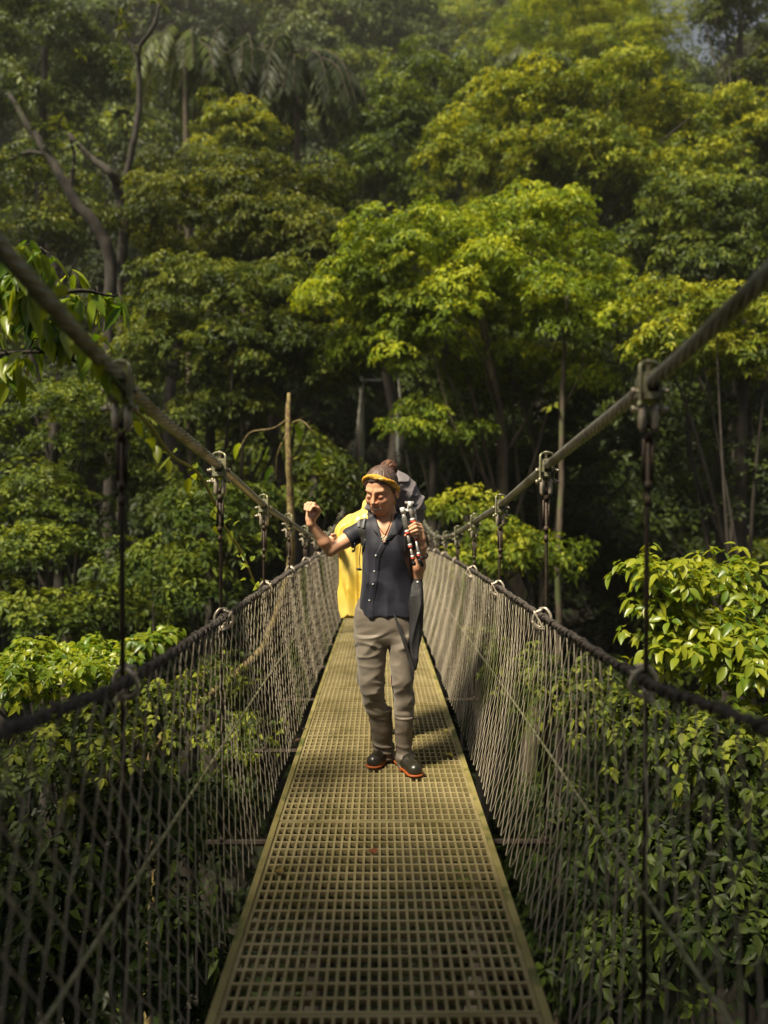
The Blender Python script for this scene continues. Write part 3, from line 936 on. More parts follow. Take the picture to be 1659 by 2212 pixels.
# ------------------------------------------------------------------ backpack (grey rain cover)
pk_rows = densify([row(1016, 848, 864, .17, .26), row(1024, 838, 876, .12, .30), row(1040, 826, 891, .10, .34), row(1063, 808, 904, .09, .37), row(1088, 800, 914, .10, .39),
           row(1115, 797, 917, .11, .40), row(1160, 796, 908, .11, .40), row(1230, 797, 898, .11, .38), row(1300, 800, 894, .12, .34), row(1315, 806, 888, .14, .30)], 6)
n_p = Noise(41, 5, 9, (1, .6, 1.3)); n_p2 = Noise(43, 2.6, 8); n_p3 = Noise(45, 10, 9, (1, .7, 1.2))
def pack_sdf(p):
    d = loft(p, pk_rows, ek=.02)
    flap = np.clip((p[:, 2] - W(880, 1104)[2]) / .006, 0, 1)
    return d - .013 * (n_p.ridge(p) - .5) - .006 * (n_p3.ridge(p) - .4) - .006 * n_p2(p) - flap * .008
pack = empty('backpack', W(850, 1315, .22), "large backpack under a wrinkled grey rain cover on the woman's back", 'backpack')
mesh_sdf('rain_cover', pack_sdf, (W(780, 1100, .3)[0], D0 + .07, W(800, 1320, .1)[2]), (W(930, 1100, .3)[0], D0 + .43, W(800, 1008, .3)[2]), .0045, M_pack, pack)


def strap(pxs, w, material, name, parent, f=shirt_sdf, off=.004, th=.004):
    pp = smooth_path([(a, b, 0) for a, b in pxs], 8)
    P, Nn = on_surf(f, pp[:, 0], pp[:, 1], off=off)
    for _ in range(2):
        P[1:-1] = (P[:-2] + P[1:-1] * 2 + P[2:]) / 4; Nn[1:-1] = (Nn[:-2] + Nn[1:-1] * 2 + Nn[2:]) / 4
    return MB().ribbon(P, Nn, w, th).obj(name, material, parent, smooth=False)


strap([(792, 1113), (784, 1122), (781, 1135), (783, 1155), (786, 1180), (779, 1205)], .038, M_strap, 'shoulder_strap', pack)
strap([(790, 1110), (782, 1116), (777, 1128), (775, 1140)], .014, M_strapg, 'webbing', pack, off=.010)
strap([(799, 1111), (792, 1118), (788, 1128), (785, 1141)], .012, M_strapg, 'webbing', pack, off=.010)
strap([(868, 1103), (877, 1118), (880, 1135), (879, 1160), (877, 1190)], .040, M_strap, 'shoulder_strap', pack)
cord = smooth_path([W(782, 1160, -.14), W(779, 1185, -.145), W(777, 1205, -.145), W(778, 1232, -.145)], 6)
MB().tube(cord, .0026, 6).obj('pull_cord', M_strap, pack)
b = MB(); q = W(776, 1230, -.145); b.tube([q + [-.016, 0, .004], q, q + [.014, 0, -.002]], [.005, .008, .005], 8); b.obj('cord_lock', M_blk, pack)
b = MB(); q = W(765, 1192, -.10); b.tube(smooth_path([q + [.004, 0, .05], q + [.002, 0, .01], q + [-.008, 0, 0], q + [-.006, 0, .012]], 4), .0045, 7); b.obj('strap_hook', M_blk, pack)

# charcoal jacket hanging down the left hip
jk_rows = densify([row(1236, 884, 908, -.02, .10), row(1262, 883, 911, -.075, .07), row(1300, 884, 913, -.122, .02), row(1350, 884, 912, -.13, -.03), row(1385, 886, 909, -.135, -.05), row(1415, 888, 903, -.14, -.08), row(1448, 893, 898.5, -.14, -.11)], 6)
n_j = Noise(51, 8, 8, (1.4, .6, .4))
def jk_sdf(p): return loft(p, jk_rows, ek=.01, pw=4.5) - .0055 * (n_j.ridge(p) * 1.6 - .6)
jk = mesh_sdf('hanging_jacket', jk_sdf, (W(875, 1300)[0], 4.26, W(890, 1455)[2]), (W(920, 1300)[0], 4.58, W(890, 1228)[2]), .0036, M_jacket, None)
tag(jk, 'charcoal grey folded jacket hanging to a point beside the left hip', 'jacket')
_t = smooth_path([(851, 1326, -.128), (862, 1355, -.14), (873, 1386, -.15), (883, 1418, -.15), (891.5, 1447, -.155), (891, 1468, -.15)], 6)
P = np.array([W(*v) for v in _t])
base = np.array(jk.location)
bb = MB().ribbon(P, np.tile([0, -1., 0], (len(P), 1)), np.interp(np.arange(len(P)), [0, 6, 24, 30], [.010, .018, .02, .008]), .004)
bb.obj('waist_tie', M_strap, jk, smooth=False)
P, Nn = on_surf(jk_sdf, 902, 1258, off=.003)
MB().tube([P[0] - Nn[0] * .004, P[0] + Nn[0] * .003], .006, 8).obj('snap_button', M_alul, jk)

# ------------------------------------------------------------------ tripod in the left hand
tri = empty('tripod', W(893, 1222, -.14), 'folded camera tripod with silver tubes and red collars held upside down in the hand', 'tripod')
def tleg(A, B, stops, top):
    A = np.array(A); B = np.array(B)
    pt = lambda t: A + (B - A) * t
    b = MB(); rr = [.0112, .0086, .0068]
    cuts = [0] + stops + [.93]
    for k in range(3): b.tube([pt(cuts[k]), pt(cuts[k + 1])], rr[k], 12)
    o = b.obj('leg', M_alu, tri)
    for k, s in enumerate(stops + [.86]):
        MB().tube([pt(s - .002), pt(s), pt(s + .022), pt(s + .026)], [rr[k] * .9, rr[k] + .0036, rr[k] + .0040, rr[k] * .8], 12).obj('locking_collar', M_red, o)
        MB().tube([pt(s - .040), pt(s - .001)], rr[k] + .0026, 12).obj('collar_ring', M_alul, o)
    MB().tube([pt(.93), pt(.945), pt(.985), pt(1.0)], [.009, .0112, .0112, .008], 12).obj('rubber_foot', M_blk, o)
    if top == 'foam': MB().tube([pt(.14), pt(.16), pt(.33), pt(.35)], [.012, .0155, .0150, .012], 12).obj('foam_grip', M_foam, o)
    MB().tube([pt(-.02), pt(.09)], .0135, 12).obj('leg_hinge', M_alul, o)
tleg(W(869, 1098.7, -.145), W(895, 1222, -.165), [.42, .66], 'foam')
tleg(W(884.6, 1086, -.135), W(907.5, 1217, -.165), [.30, .59], '')
tleg(W(893, 1099, -.115), W(911.5, 1224, -.13), [.34, .60], '')
b = MB(); q = W(884, 1085, -.13); b.box(q, (.048, .03, .012)); b.tube([q + [0, 0, -.006], q + [.002, 0, -.035]], .014, 12); b.obj('spider_plate', M_alul, tri, smooth=False)
b = MB(); q = W(880, 1101, -.11); b.tube([W(875, 1103, -.13), W(892, 1103, -.12)], .010, 8); b.obj('crown_block', M_alul, tri)

# ------------------------------------------------------------------ second walker, mostly hidden
D2 = 5.06
def W2(px, py, dy=0.0): return T(px, py, D2 + dy)
p2 = empty('person', (W2(838, 1600)[0], D2, float(deck_z(D2))), 'person in a bright yellow rain poncho, mostly hidden behind the smiling woman', 'person')
def body2(p):
    d = ell(p, W2(822, 1064), (.072, .09, .105))
    d = smin(d, ell(p, W2(822, 1078, -.05), (.05, .045, .06)), .03)
    d = smin(d, cap(p, W2(822, 1066, -.09), W2(822, 1075, -.105), .008, .011), .01)
    d = smin(d, cap(p, W2(820, 1120), W2(821, 1090), .055, .05), .02)
    d = smin(d, cap(p, W2(785, 1150), W2(860, 1150), .07, .07), .04)
    d = smin(d, cap(p, W2(822, 1160), W2(830, 1330), .12, .12), .05)
    for x0, x1 in ((812, 816), (858, 870)):
        d = smin(d, chain(p, [W2(x0, 1330), W2(x0 + 1, 1470, -.02), W2(x1, 1575)], [.06, .042, .034], .03), .03)
        d = smin(d, cap(p, W2(x1, 1590, .02), W2(x1 - 2, 1596, -.15), .035, .034), .02)
    a = chain(p, [W2(760, 1142), W2(742, 1195, .02), W2(722, 1166, -.16)], [.048, .036, .024], .02)
    h = chain(p, [W2(722, 1166, -.16), W2(719, 1163, -.20)], [.026, .024], .01)
    for i in range(4):
        c = chain(p, [W2(716 + i * .5, 1160 + i * 3.6, -.20), W2(713 + i, 1161 + i * 3.4, -.235), W2(719 + i, 1163 + i * 3, -.25)], [.0095, .009, .008], .003)
        h = smin(h, c, .002)
    h = smin(h, chain(p, [W2(725, 1160, -.17), W2(723, 1155, -.20), W2(717, 1155, -.225)], [.012, .010, .0085], .004), .003)
    d = smin(d, smin(a, h, .01), .02)
    return smin(d, chain(p, [W2(868, 1142), W2(880, 1200), W2(870, 1240, -.05)], [.045, .036, .025], .02), .02)
mesh_sdf('body', body2, (W2(700, 1100)[0] - .02, D2 - .30, float(deck_z(D2))), (W2(900, 1100)[0], D2 + .2, W2(822, 1020)[2]), .005, M_skin, p2)
pn_rows = densify([row(1078, 790, 845, -.07, .10, D2), row(1084, 785, 850, -.10, .12, D2), row(1094, 782, 854, -.11, .13, D2), row(1101, 778, 860, -.10, .13, D2), row(1107, 766, 870, -.11, .14, D2), row(1116, 748, 884, -.125, .15, D2), row(1132, 731, 893, -.14, .17, D2), row(1150, 725, 896, -.15, .18, D2),
           row(1175, 728, 896, -.15, .19, D2), row(1205, 734, 892, -.15, .19, D2), row(1245, 735.5, 886, -.15, .18, D2), row(1290, 739, 880, -.14, .18, D2), row(1334, 748, 874, -.14, .17, D2)], 6)
n_y = Noise(61, 4.2, 8, (1.6, .8, .25)); n_y2 = Noise(62, 8, 8, (1, 1, .6))
def poncho(p):
    d = loft(p, pn_rows, z0=W2(800, 1331)[2], ek=.006)
    a = np.arctan2(p[:, 0] - W2(815, 1200)[0], D2 - p[:, 1])
    lowr = np.clip((1.45 - p[:, 2]) / .5, 0, 1)
    d = d - lowr * (.016 * np.sin(a * 8 + p[:, 2] * 4) + .008 * np.sin(a * 19 + 1 - p[:, 2] * 6)) - .009 * (n_y.ridge(p) - .4) - .003 * n_y2.ridge(p)
    hem = W2(800, 1331)[2] + .018 * np.sin(a * 5 + .6)
    return smax(d, hem - p[:, 2], .004)
mesh_sdf('rain_poncho', poncho, (W2(710, 1100)[0], D2 - .19, W2(800, 1342)[2]), (W2(905, 1100)[0], D2 + .24, W2(800, 1070)[2]), .0045, M_poncho, p2)
def tr2(p):
    d = loft(p, [row(1325, 775, 865, -.13, .13, D2), row(1370, 778, 880, -.12, .12, D2)], ek=.02)
    for x0, x1 in ((809, 818), (862, 871)):
        d = smin(d, chain(p, [W2(x0, 1345), W2(x0 + 2, 1470, -.02), W2(x1, 1572)], [.078, .056, .046], .03), .02)
    return d
mesh_sdf('trousers', tr2, (W2(760, 1300)[0], D2 - .17, W2(800, 1590)[2]), (W2(900, 1300)[0], D2 + .17, W2(800, 1318)[2]), .006, M_jacket, p2)
for x in (816, 870):
    A_ = W2(x, 1590, .04); A_[2] = float(deck_z(D2)) + .05; B_ = W2(x - 1, 1590, -.14); B_[2] = A_[2] - .012
    def b2(p, A_=A_, B_=B_): return smax(smin(cap(p, A_, B_, .046, .044), cap(p, A_, A_ + [0, 0, .10], .046, .05), .02), float(deck_z(D2)) + .002 - p[:, 2], .003)
    mesh_sdf('boot', b2, np.minimum(A_, B_) - .07, np.maximum(A_, B_) + [.07, .07, .17], .006, M_boot, p2)
# ------------------------------------------------------------------ terrain
def terr(x, y):
    x = np.asarray(x, float); y = np.asarray(y, float)
    base = np.interp(y, [-30, -6, 0, 4, 9, 15, 22, 34, 45, 60, 75, 90, 120, 200], [2, -.8, -4.2, -7.0, -10.5, -11.5, -6.5, -.8, 7.5, 20, 33, 45, 54, 48])
    n = 1.2 * np.sin(x * .13 + 1) * np.cos(y * .11) + .6 * np.sin(x * .31 + y * .23) + .25 * np.sin(x * .9 + 2) * np.sin(y * .8)
    side = np.clip((np.abs(x) - 1.2) / 4, 0, 1) * np.interp(y, [-10, 2, 8, 16], [2.2, 2.2, 1.0, 0])
    out = base + n * np.clip((y + 2) / 12, .15, 1) + side
    # the ridge drops away to the right where the sky shows through
    out -= np.clip((x - .36 * y) / 20, 0, 1) * np.clip((y - 55) / 20, 0, 1) * 5
    return out


gx = np.concatenate([np.linspace(-140, -30, 28), np.linspace(-29, 29, 88), np.linspace(30, 140, 28)])
gy = np.concatenate([np.linspace(-40, 40, 110), np.linspace(41, 200, 90)])
X, Y = np.meshgrid(gx, gy, indexing='ij'); Z = terr(X, Y)
i, j = np.meshgrid(np.arange(len(gx) - 1), np.arange(len(gy) - 1), indexing='ij'); nyy = len(gy)
q = np.stack([i * nyy + j, (i + 1) * nyy + j, (i + 1) * nyy + j + 1, i * nyy + j + 1], -1).reshape(-1, 4)
g = link('ground', new_mesh('ground', np.stack([X, Y, Z], -1).reshape(-1, 3), q, M_soil)); g['kind'] = 'structure'


# ------------------------------------------------------------------ leaves
def norm(v): return v / (np.linalg.norm(v, axis=-1, keepdims=True) + 1e-9)


def leaves_at(C, A, n, ln, wd, el=(-.5, .35), droop=.3, rng=RNG, fine=False, tint=None, fill=0.95):
    """whorls of n leaves at centres C with axes A; returns verts, faces, tint"""
    N = len(C)
    t = np.where(np.abs(A[:, 2:3]) < .9, np.array([[0, 0, 1.]]), np.array([[1., 0, 0]]))
    U = norm(np.cross(A, t)); Vv = np.cross(A, U)
    ph = (np.arange(n)[None, :] / n * 2 * np.pi + rng.uniform(0, 6.28, (N, 1)) + rng.normal(0, .35, (N, n)))
    rad = np.cos(ph)[..., None] * U[:, None] + np.sin(ph)[..., None] * Vv[:, None]
    e = rng.uniform(el[0], el[1], (N, n))[..., None]
    D = norm(np.cos(e) * rad + np.sin(e) * A[:, None])
    S = norm(np.cross(D, A[:, None] + 1e-4))
    Nn = np.cross(S, D)
    roll = rng.normal(0, .35, (N, n, 1)); S, Nn = S * np.cos(roll) + Nn * np.sin(roll), Nn * np.cos(roll) - S * np.sin(roll)
    L = ln * rng.uniform(.6, 1.15, (N, n, 1)); Wd = wd * L / ln * rng.uniform(.85, 1.15, (N, n, 1))
    B = C[:, None] + D * L * rng.uniform(.02, .35, (N, n, 1)) + rng.normal(0, ln * .12, (N, n, 3))
    dz = np.array([0, 0, -1.])
    if tint is None: tint = rng.uniform(0, 1, N)
    tn = np.clip(tint[:, None] + rng.normal(0, .13, (N, n)), 0, 1)
    if not fine:
        tip = B + D * L + dz * droop * L
        md = B + D * L * .5 + dz * droop * .12 * L
        l_ = md - S * Wd / 2 + Nn * Wd * .16; r_ = md + S * Wd / 2 + Nn * Wd * .16
        P = np.stack([B, l_, tip, r_], 2).reshape(-1, 3)
        k = np.arange(N * n)[:, None] * 4
        Fc = np.concatenate([k + np.array([[0, 2, 1]]), k + np.array([[0, 3, 2]])], 0)
        return P, Fc, np.repeat(tn.ravel(), 4)
    ts = [0, .12, .3, .52, .75, .92, 1.]; ws = [.03, .55, .95, 1., .68, .25, 0.02]
    rows = []
    for a, w in zip(ts, ws):
        c = B + D * L * a + dz * droop * L * a * a
        up = Nn * Wd * .5 * w * .35
        rows += [c - S * Wd / 2 * w + up, c, c + S * Wd / 2 * w + up]
    P = np.stack(rows, 2).reshape(-1, 3)
    k = np.arange(N * n)[:, None] * 21; f = []
    for r_ in range(6):
        for s_ in (0, 1):
            f.append(k + np.array([[r_ * 3 + s_, r_ * 3 + s_ + 1, r_ * 3 + s_ + 4, r_ * 3 + s_ + 3]]))
    return P, np.concatenate(f, 0), np.repeat(tn.ravel(), 21)


def crown_points(lobes, dens, rng, pad_r=.55, tier=.5, hollow=.55):
    """lobes: (cx,cy,cz, rx,ry,rz). Returns whorl centres, axes, tint and the pad centres"""
    Cs, As, Ts, pads = [], [], [], []
    for (cx, cy, cz, rx, ry, rz) in lobes:
        area = 4 * math.pi * ((rx * ry) ** 1.6 / 3 + (rx * rz) ** 1.6 / 3 + (ry * rz) ** 1.6 / 3) ** (1 / 1.6)
        npad = max(6, int(area * .62 / (pad_r * pad_r * 1.5)))
        u = norm(rng.normal(size=(npad, 3)))
        u[:, 2] = np.where(u[:, 2] < -.35, -u[:, 2], u[:, 2])
        rr = rng.uniform(hollow, 1.0, (npad, 1)) ** .6
        bump = 1 + .16 * np.sin(u[:, :1] * 5 + cx) * np.sin(u[:, 1:2] * 6 + cz) + .10 * np.sin(u[:, 2:3] * 9 + u[:, :1] * 8)
        pc = np.array([cx, cy, cz]) + u * rr * bump * np.array([rx, ry, rz])
        pads.append(pc)
        for k in range(npad):
            pr = pad_r * rng.uniform(.65, 1.35)
            n = max(4, int(dens * 2.6 * pr * pr))
            v = norm(rng.normal(size=(n, 3)))
            v[:, 2] = np.abs(v[:, 2]) * (1 - .0) - .25 * rng.uniform(0, 1, n)
            v = norm(v)
            P = pc[k] + v * np.array([pr, pr, pr * tier]) * rng.uniform(.8, 1.05, (n, 1))
            ax = norm(v * [1, 1, .8] + np.array([0, 0, .75]) + u[k] * .35)
            base = rng.uniform(.15, .65)
            Cs.append(P); As.append(ax)
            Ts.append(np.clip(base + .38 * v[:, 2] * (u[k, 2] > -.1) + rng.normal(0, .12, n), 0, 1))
    return np.vstack(Cs), np.vstack(As), np.concatenate(Ts), np.vstack(pads)


STY = dict(
    tiered=dict(n=7, ln=.145, wd=.064, el=(-.6, .35), droop=.28, dens=34, pad=.55, tier=.62),
    broad=dict(n=6, ln=.18, wd=.085, el=(-.6, .4), droop=.28, dens=22, pad=.55, tier=.7),
    dense=dict(n=7, ln=.11, wd=.055, el=(-.5, .5), droop=.15, dens=38, pad=.5, tier=.6),
    feathery=dict(n=9, ln=.13, wd=.03, el=(-.35, .35), droop=.1, dens=34, pad=.8, tier=.30),
    coarse=dict(n=6, ln=.24, wd=.11, el=(-.6, .4), droop=.25, dens=13, pad=.8, tier=.7),
)


def crown_mesh(name, lobes, style, material, seed, dens=1.0, lscale=1.0):
    s = STY[style]; rng = np.random.default_rng(seed)
    C, A, Tn, pads = crown_points(lobes, s['dens'] * dens / lscale ** 1.6, rng, s['pad'] * max(1, lscale ** .5), s['tier'])
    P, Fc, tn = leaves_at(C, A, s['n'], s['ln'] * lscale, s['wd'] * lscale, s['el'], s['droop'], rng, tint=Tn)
    return new_mesh(name, P, Fc, material, smooth=False, attr=tn), pads


def trunk_obj(base, top, r0, pads, material, parent, seed, bend=.06, nb=14, name='trunk', r1=None):
    """tapered trunk with limbs that reach into the crown"""
    rng = np.random.default_rng(seed)
    base = np.array(base, float); top = np.array(top, float); H = np.linalg.norm(top - base)
    k = 7; t = np.linspace(0, 1, k)[:, None]
    P = base + (top - base) * t + rng.normal(0, bend * H * .3, (k, 3)) * np.array([1, 1, .2]) * np.sin(t * np.pi)
    P = smooth_path(P, 5); n = len(P)
    r1 = r1 or r0 * .3
    rad = np.linspace(r0, r1, n); rad[:3] *= [1.35, 1.15, 1.05]
    b = MB().tube(P, rad, 9)
    if len(pads):
        idx = rng.choice(len(pads), min(nb, len(pads)), replace=False)
        for i in idx:
            q = pads[i]; s = rng.uniform(.45, .98); a = P[int(s * (n - 1))]
            if q[2] < a[2]: a = P[int(rng.uniform(.35, .7) * (n - 1))]
            mdp = a * .5 + q * .5 + np.array([0, 0, rng.uniform(-.02, .14) * np.linalg.norm(q - a)]) + rng.normal(0, .06 * np.linalg.norm(q - a), 3)
            Q = smooth_path([a, mdp, q], 5)
            b.tube(Q, np.linspace(r0 * .24 * (1 - .5 * s) + .008, .010, len(Q)), 5)
    return b.obj(name, material, parent)


def px_lobe(px, py, d, hw, hh, depth=.9):
    c = T(px, py, d); s = d / F
    return (c[0], c[1], c[2], hw * s, hw * s * depth, hh * s)


def tree(name, label, lobes, style, material, trunk=None, seed=0, dens=1.0, bark=None, r0=None, group=None, lscale=1.0, cat='tree', nb=14, lift=0.0):
    nb = int(nb * .6)
    """lobes given as (px, py, depth, half width, half height) read off the photograph"""
    Ls = [px_lobe(*l) for l in lobes]
    A = np.array(Ls)
    big = A[np.argmax(A[:, 3] * A[:, 5])]
    bx, by = (big[0], big[1]) if trunk is None else (T(trunk[0], trunk[1], trunk[2])[0], trunk[2])
    bz = float(terr(bx, by)) - .15
    root = empty(name, (bx, by, bz), label, cat, group)
    o = np.array([bx, by, bz])
    Lr = [tuple(np.array(l[:3]) - o) + tuple(l[3:]) for l in Ls]
    me, pads = crown_mesh('crown', Lr, style, material, seed, dens, lscale)
    link('crown', me, root)
    top = np.array([big[0], big[1], big[2] + big[5] * .35])
    H = top[2] - bz
    trunk_obj(o, top, r0 or max(.07, .018 * H), pads + o, bark or M_barkdark, root, seed + 1, nb=nb)
    return root


# ------------------------------------------------------------------ the trees one can tell apart
tree('broadleaf_tree', 'spreading tree with bright yellow-green tiered crown, the biggest one right of the centre',
     [(920, 610, 17.2, 190, 130), (1130, 585, 18.4, 190, 150), (1040, 730, 17.6, 290, 130), (770, 660, 17, 95, 75), (1270, 690, 18, 120, 95), (880, 790, 17.5, 140, 90), (1150, 830, 18.2, 170, 80)],
     'tiered', LF_gold, trunk=(1205, 1100, 18.5), seed=101, bark=M_bark, nb=26)
tree('broadleaf_tree', 'green tree with stepped shelves of leaves left of centre and a pointed top',
     [(545, 425, 22, 120, 75), (470, 510, 21.5, 190, 90), (690, 475, 22.5, 120, 65), (600, 570, 21.5, 210, 100)],
     'tiered', LF_mid, seed=111, lscale=1.05, nb=22)
tree('broadleaf_tree', 'lower green layered tree left of centre, in front of the pointed stepped tree',
     [(450, 680, 19, 175, 105), (610, 670, 19.5, 150, 90), (420, 800, 18.5, 160, 110), (590, 810, 18.8, 160, 110), (700, 780, 19.2, 110, 100), (480, 930, 18.6, 120, 80)],
     'tiered', LF_mid, seed=121, nb=20)
tree('broadleaf_tree', 'wide olive and yellow tree spreading across the upper right of the hillside',
     [(1150, 310, 28, 200, 120), (1320, 270, 29, 170, 110), (1050, 390, 27.5, 150, 90), (1540, 310, 29, 140, 105), (1250, 420, 28, 230, 100), (1620, 380, 29, 110, 100), (1430, 420, 28.5, 140, 100)],
     'broad', LF_bright, seed=131, lscale=1.1, nb=26)
tree('broadleaf_tree', 'leafy olive tree at the right edge under the wide olive tree',
     [(1490, 490, 22, 120, 95), (1610, 520, 22.5, 130, 120), (1430, 570, 22.3, 100, 80), (1540, 600, 22, 130, 80)], 'broad', LF_mid, seed=141, nb=16)
tree('broadleaf_tree', 'bright low tree at the right edge, crossed by the right main cable',
     [(1470, 700, 15.5, 110, 60), (1610, 720, 16, 110, 80), (1560, 800, 15.5, 120, 50), (1420, 780, 15, 60, 50)], 'tiered', LF_bright, seed=151, nb=16)
tree('broadleaf_tree', 'rounded dark green tree above the centre with a small pale crown top',
     [(920, 225, 34, 105, 100), (850, 340, 33, 120, 110), (980, 320, 34, 90, 90), (810, 430, 32, 120, 80)], 'broad', LF_mid, seed=161, lscale=1.25, nb=16)
tree('feathery_tree', 'tall tree with feathery yellow-green layers at the top right',
     [(1200, 60, 44, 130, 70), (1350, 70, 45, 150, 60), (1370, 115, 45, 80, 35), (1130, 120, 44, 70, 40), (1280, 140, 44, 120, 30)],
     'feathery', LF_gold, seed=171, lscale=2.1, nb=30, r0=.35)
tree('broadleaf_tree', 'dark leafy tree at the top right corner beside the patch of sky',
     [(1600, 60, 40, 70, 90), (1640, 200, 40, 60, 90), (1560, 20, 41, 60, 40)], 'broad', LF_mid, seed=181, lscale=1.4, nb=16)
tree('broadleaf_tree', 'small rounded pale green tree between the hanging palms and the left branches',
     [(470, 270, 30, 55, 45), (550, 290, 30, 60, 60), (510, 340, 30, 70, 40)], 'broad', LF_bright, seed=191, lscale=1.1, nb=10)
tree('broadleaf_tree', 'grey green bushy tree in the shade below the hanging palms',
     [(380, 400, 27, 90, 70), (450, 380, 27, 80, 50), (330, 470, 26, 70, 60)], 'dense', LF_hazy, seed=201, lscale=1.5, nb=10)
tree('broadleaf_tree', 'dark bushy tree at the left edge, directly above the left hand rail',
     [(110, 1250, 12, 180, 110), (60, 1400, 11, 180, 120), (250, 1370, 12.5, 120, 90)], 'dense', LF_mid, seed=211, nb=10)
tree('broadleaf_tree', 'dark green rounded tree under the left main cable beside the first hanger',
     [(120, 960, 14, 160, 130), (60, 1120, 13.5, 160, 110), (240, 1060, 14.5, 110, 110)], 'dense', LF_mid, seed=221, nb=14)
tree('broadleaf_tree', 'green tree with flat leaf sprays just above the left mesh, left of the raised fist',
     [(430, 1150, 12, 110, 40), (480, 1100, 12.5, 90, 40), (420, 1230, 11.8, 110, 40), (520, 1200, 12.3, 70, 50), (420, 1300, 11.5, 80, 30)],
     'tiered', LF_mid, seed=231, lscale=.85, nb=10, dens=.85)
tree('broadleaf_tree', 'light green young tree right of the grey rain cover, above the right mesh',
     [(1010, 1130, 14, 80, 45), (1120, 1190, 13.5, 90, 40), (1050, 1230, 13.5, 80, 40), (1170, 1240, 14, 60, 25)], 'tiered', LF_bright, seed=241, lscale=.9, nb=10, dens=.8)
tree('broadleaf_tree', 'bright leafy tree top hanging just right of the far portal and its cables',
     [(940, 915, 17, 75, 35), (890, 945, 16.5, 40, 25), (1000, 960, 17, 50, 30)], 'tiered', LF_bright, seed=251, lscale=.95, nb=8, dens=.8)
tree('broadleaf_tree', 'shaded dark green tree right of the lone bare trunk under the yellow tree',
     [(1080, 900, 21, 140, 130), (1300, 950, 20, 140, 140), (1180, 1040, 21, 150, 120), (980, 1040, 21.5, 100, 90)], 'dense', LF_dark, seed=261, lscale=1.3, nb=10, dens=.9)
tree('broadleaf_tree', 'shaded dark tree at the right edge between the bright bush and the low bright tree',
     [(1560, 960, 17, 130, 100), (1480, 1080, 18, 120, 60), (1640, 1090, 16, 80, 70)], 'dense', LF_dark, seed=271, lscale=1.2, nb=10, dens=.9)
tree('broadleaf_tree', 'small dark tree with glossy leaves behind the raised fist',
     [(680, 1035, 13.5, 55, 22), (720, 1090, 14, 40, 22), (655, 1100, 13.5, 40, 20)], 'broad', LF_mid, seed=281, lscale=.8, nb=8, dens=.7)
tree('broadleaf_tree', 'hazy olive tree behind the crooked bare branches at the top left',
     [(100, 110, 33, 150, 90), (60, 260, 32, 120, 80), (220, 200, 33, 80, 80)], 'broad', LF_hazy, seed=291, lscale=1.3, nb=16)
tree('broadleaf_tree', 'olive leafy tree at the left edge below the crooked bare branches',
     [(80, 420, 25, 130, 70), (50, 520, 24, 100, 60), (180, 500, 25, 70, 60)], 'broad', LF_mid, seed=301, lscale=1.1, nb=14)


# crooked, nearly bare trees at the upper left
def bare(label, segs, d, seed, name='bare_tree', material=None):
    b0 = T(segs[0][0][0], segs[0][0][1], d)
    bz = float(terr(b0[0], d)) - .2
    root = empty(name, (b0[0], d, bz), label, 'tree')
    rng = np.random.default_rng(seed); first = True; tips = []
    for pts in segs:
        P = [T(a, c, d + (0 if k_ == 0 else rng.normal(0, .12))) for k_, (a, c, r) in enumerate(pts)]
        rr = [r * d / F for a, c, r in pts]
        if first:
            q0 = np.array([b0[0], d, bz]); nk_ = max(2, int((P[0][2] - bz) / 1.2))
            P = [q0 + (P[0] - q0) * (k_ / nk_) + rng.normal(0, .04, 3) * (k_ > 0) for k_ in range(nk_)] + P; rr = list(np.linspace(rr[0] * 1.35, rr[0] * 1.02, nk_)) + rr
        S = smooth_path(P, 6); rS = np.interp(np.linspace(0, 1, len(S)), np.linspace(0, 1, len(rr)), rr)
        wob = rng.normal(0, .10, (len(S), 3)) * rS[:, None]
        MB().tube(S + wob, rS, 8).obj('trunk' if first else 'limb', material or M_barkdark, root)
        tips.append(S[-1]); tips.append(S[len(S) // 2]); first = False
    C = np.vstack([t_ + rng.normal(0, .45, (9, 3)) for t_ in tips])
    P_, F_, t_ = leaves_at(C - np.array(root.location), norm(rng.normal(size=C.shape) + [0, 0, 1]), 6, .22, .09, rng=rng)
    link('crown', new_mesh('crown', P_, F_, LF_mid, False, attr=t_), root)
    return root


bare('crooked dark branch leaning from the left edge down to the right, upper left',
     [[(238, 570, 13), (215, 500, 13), (160, 430, 11), (105, 335, 9), (60, 270, 7), (22, 205, 5)], [(105, 335, 6), (60, 330, 4), (20, 345, 3)], [(150, 420, 6), (160, 340, 4), (152, 300, 3)]], 20.5, 5)
bare('forked dark trunk standing right of the crooked leaning branch, upper left of the wood',
     [[(262, 575, 11), (268, 480, 11), (252, 400, 10), (240, 375, 9), (190, 335, 7), (150, 290, 5)], [(268, 395, 8), (290, 300, 7), (302, 200, 6), (300, 110, 5), (330, 60, 4), (345, 10, 3)], [(302, 140, 4), (270, 70, 3), (255, 10, 2)]], 21, 6)
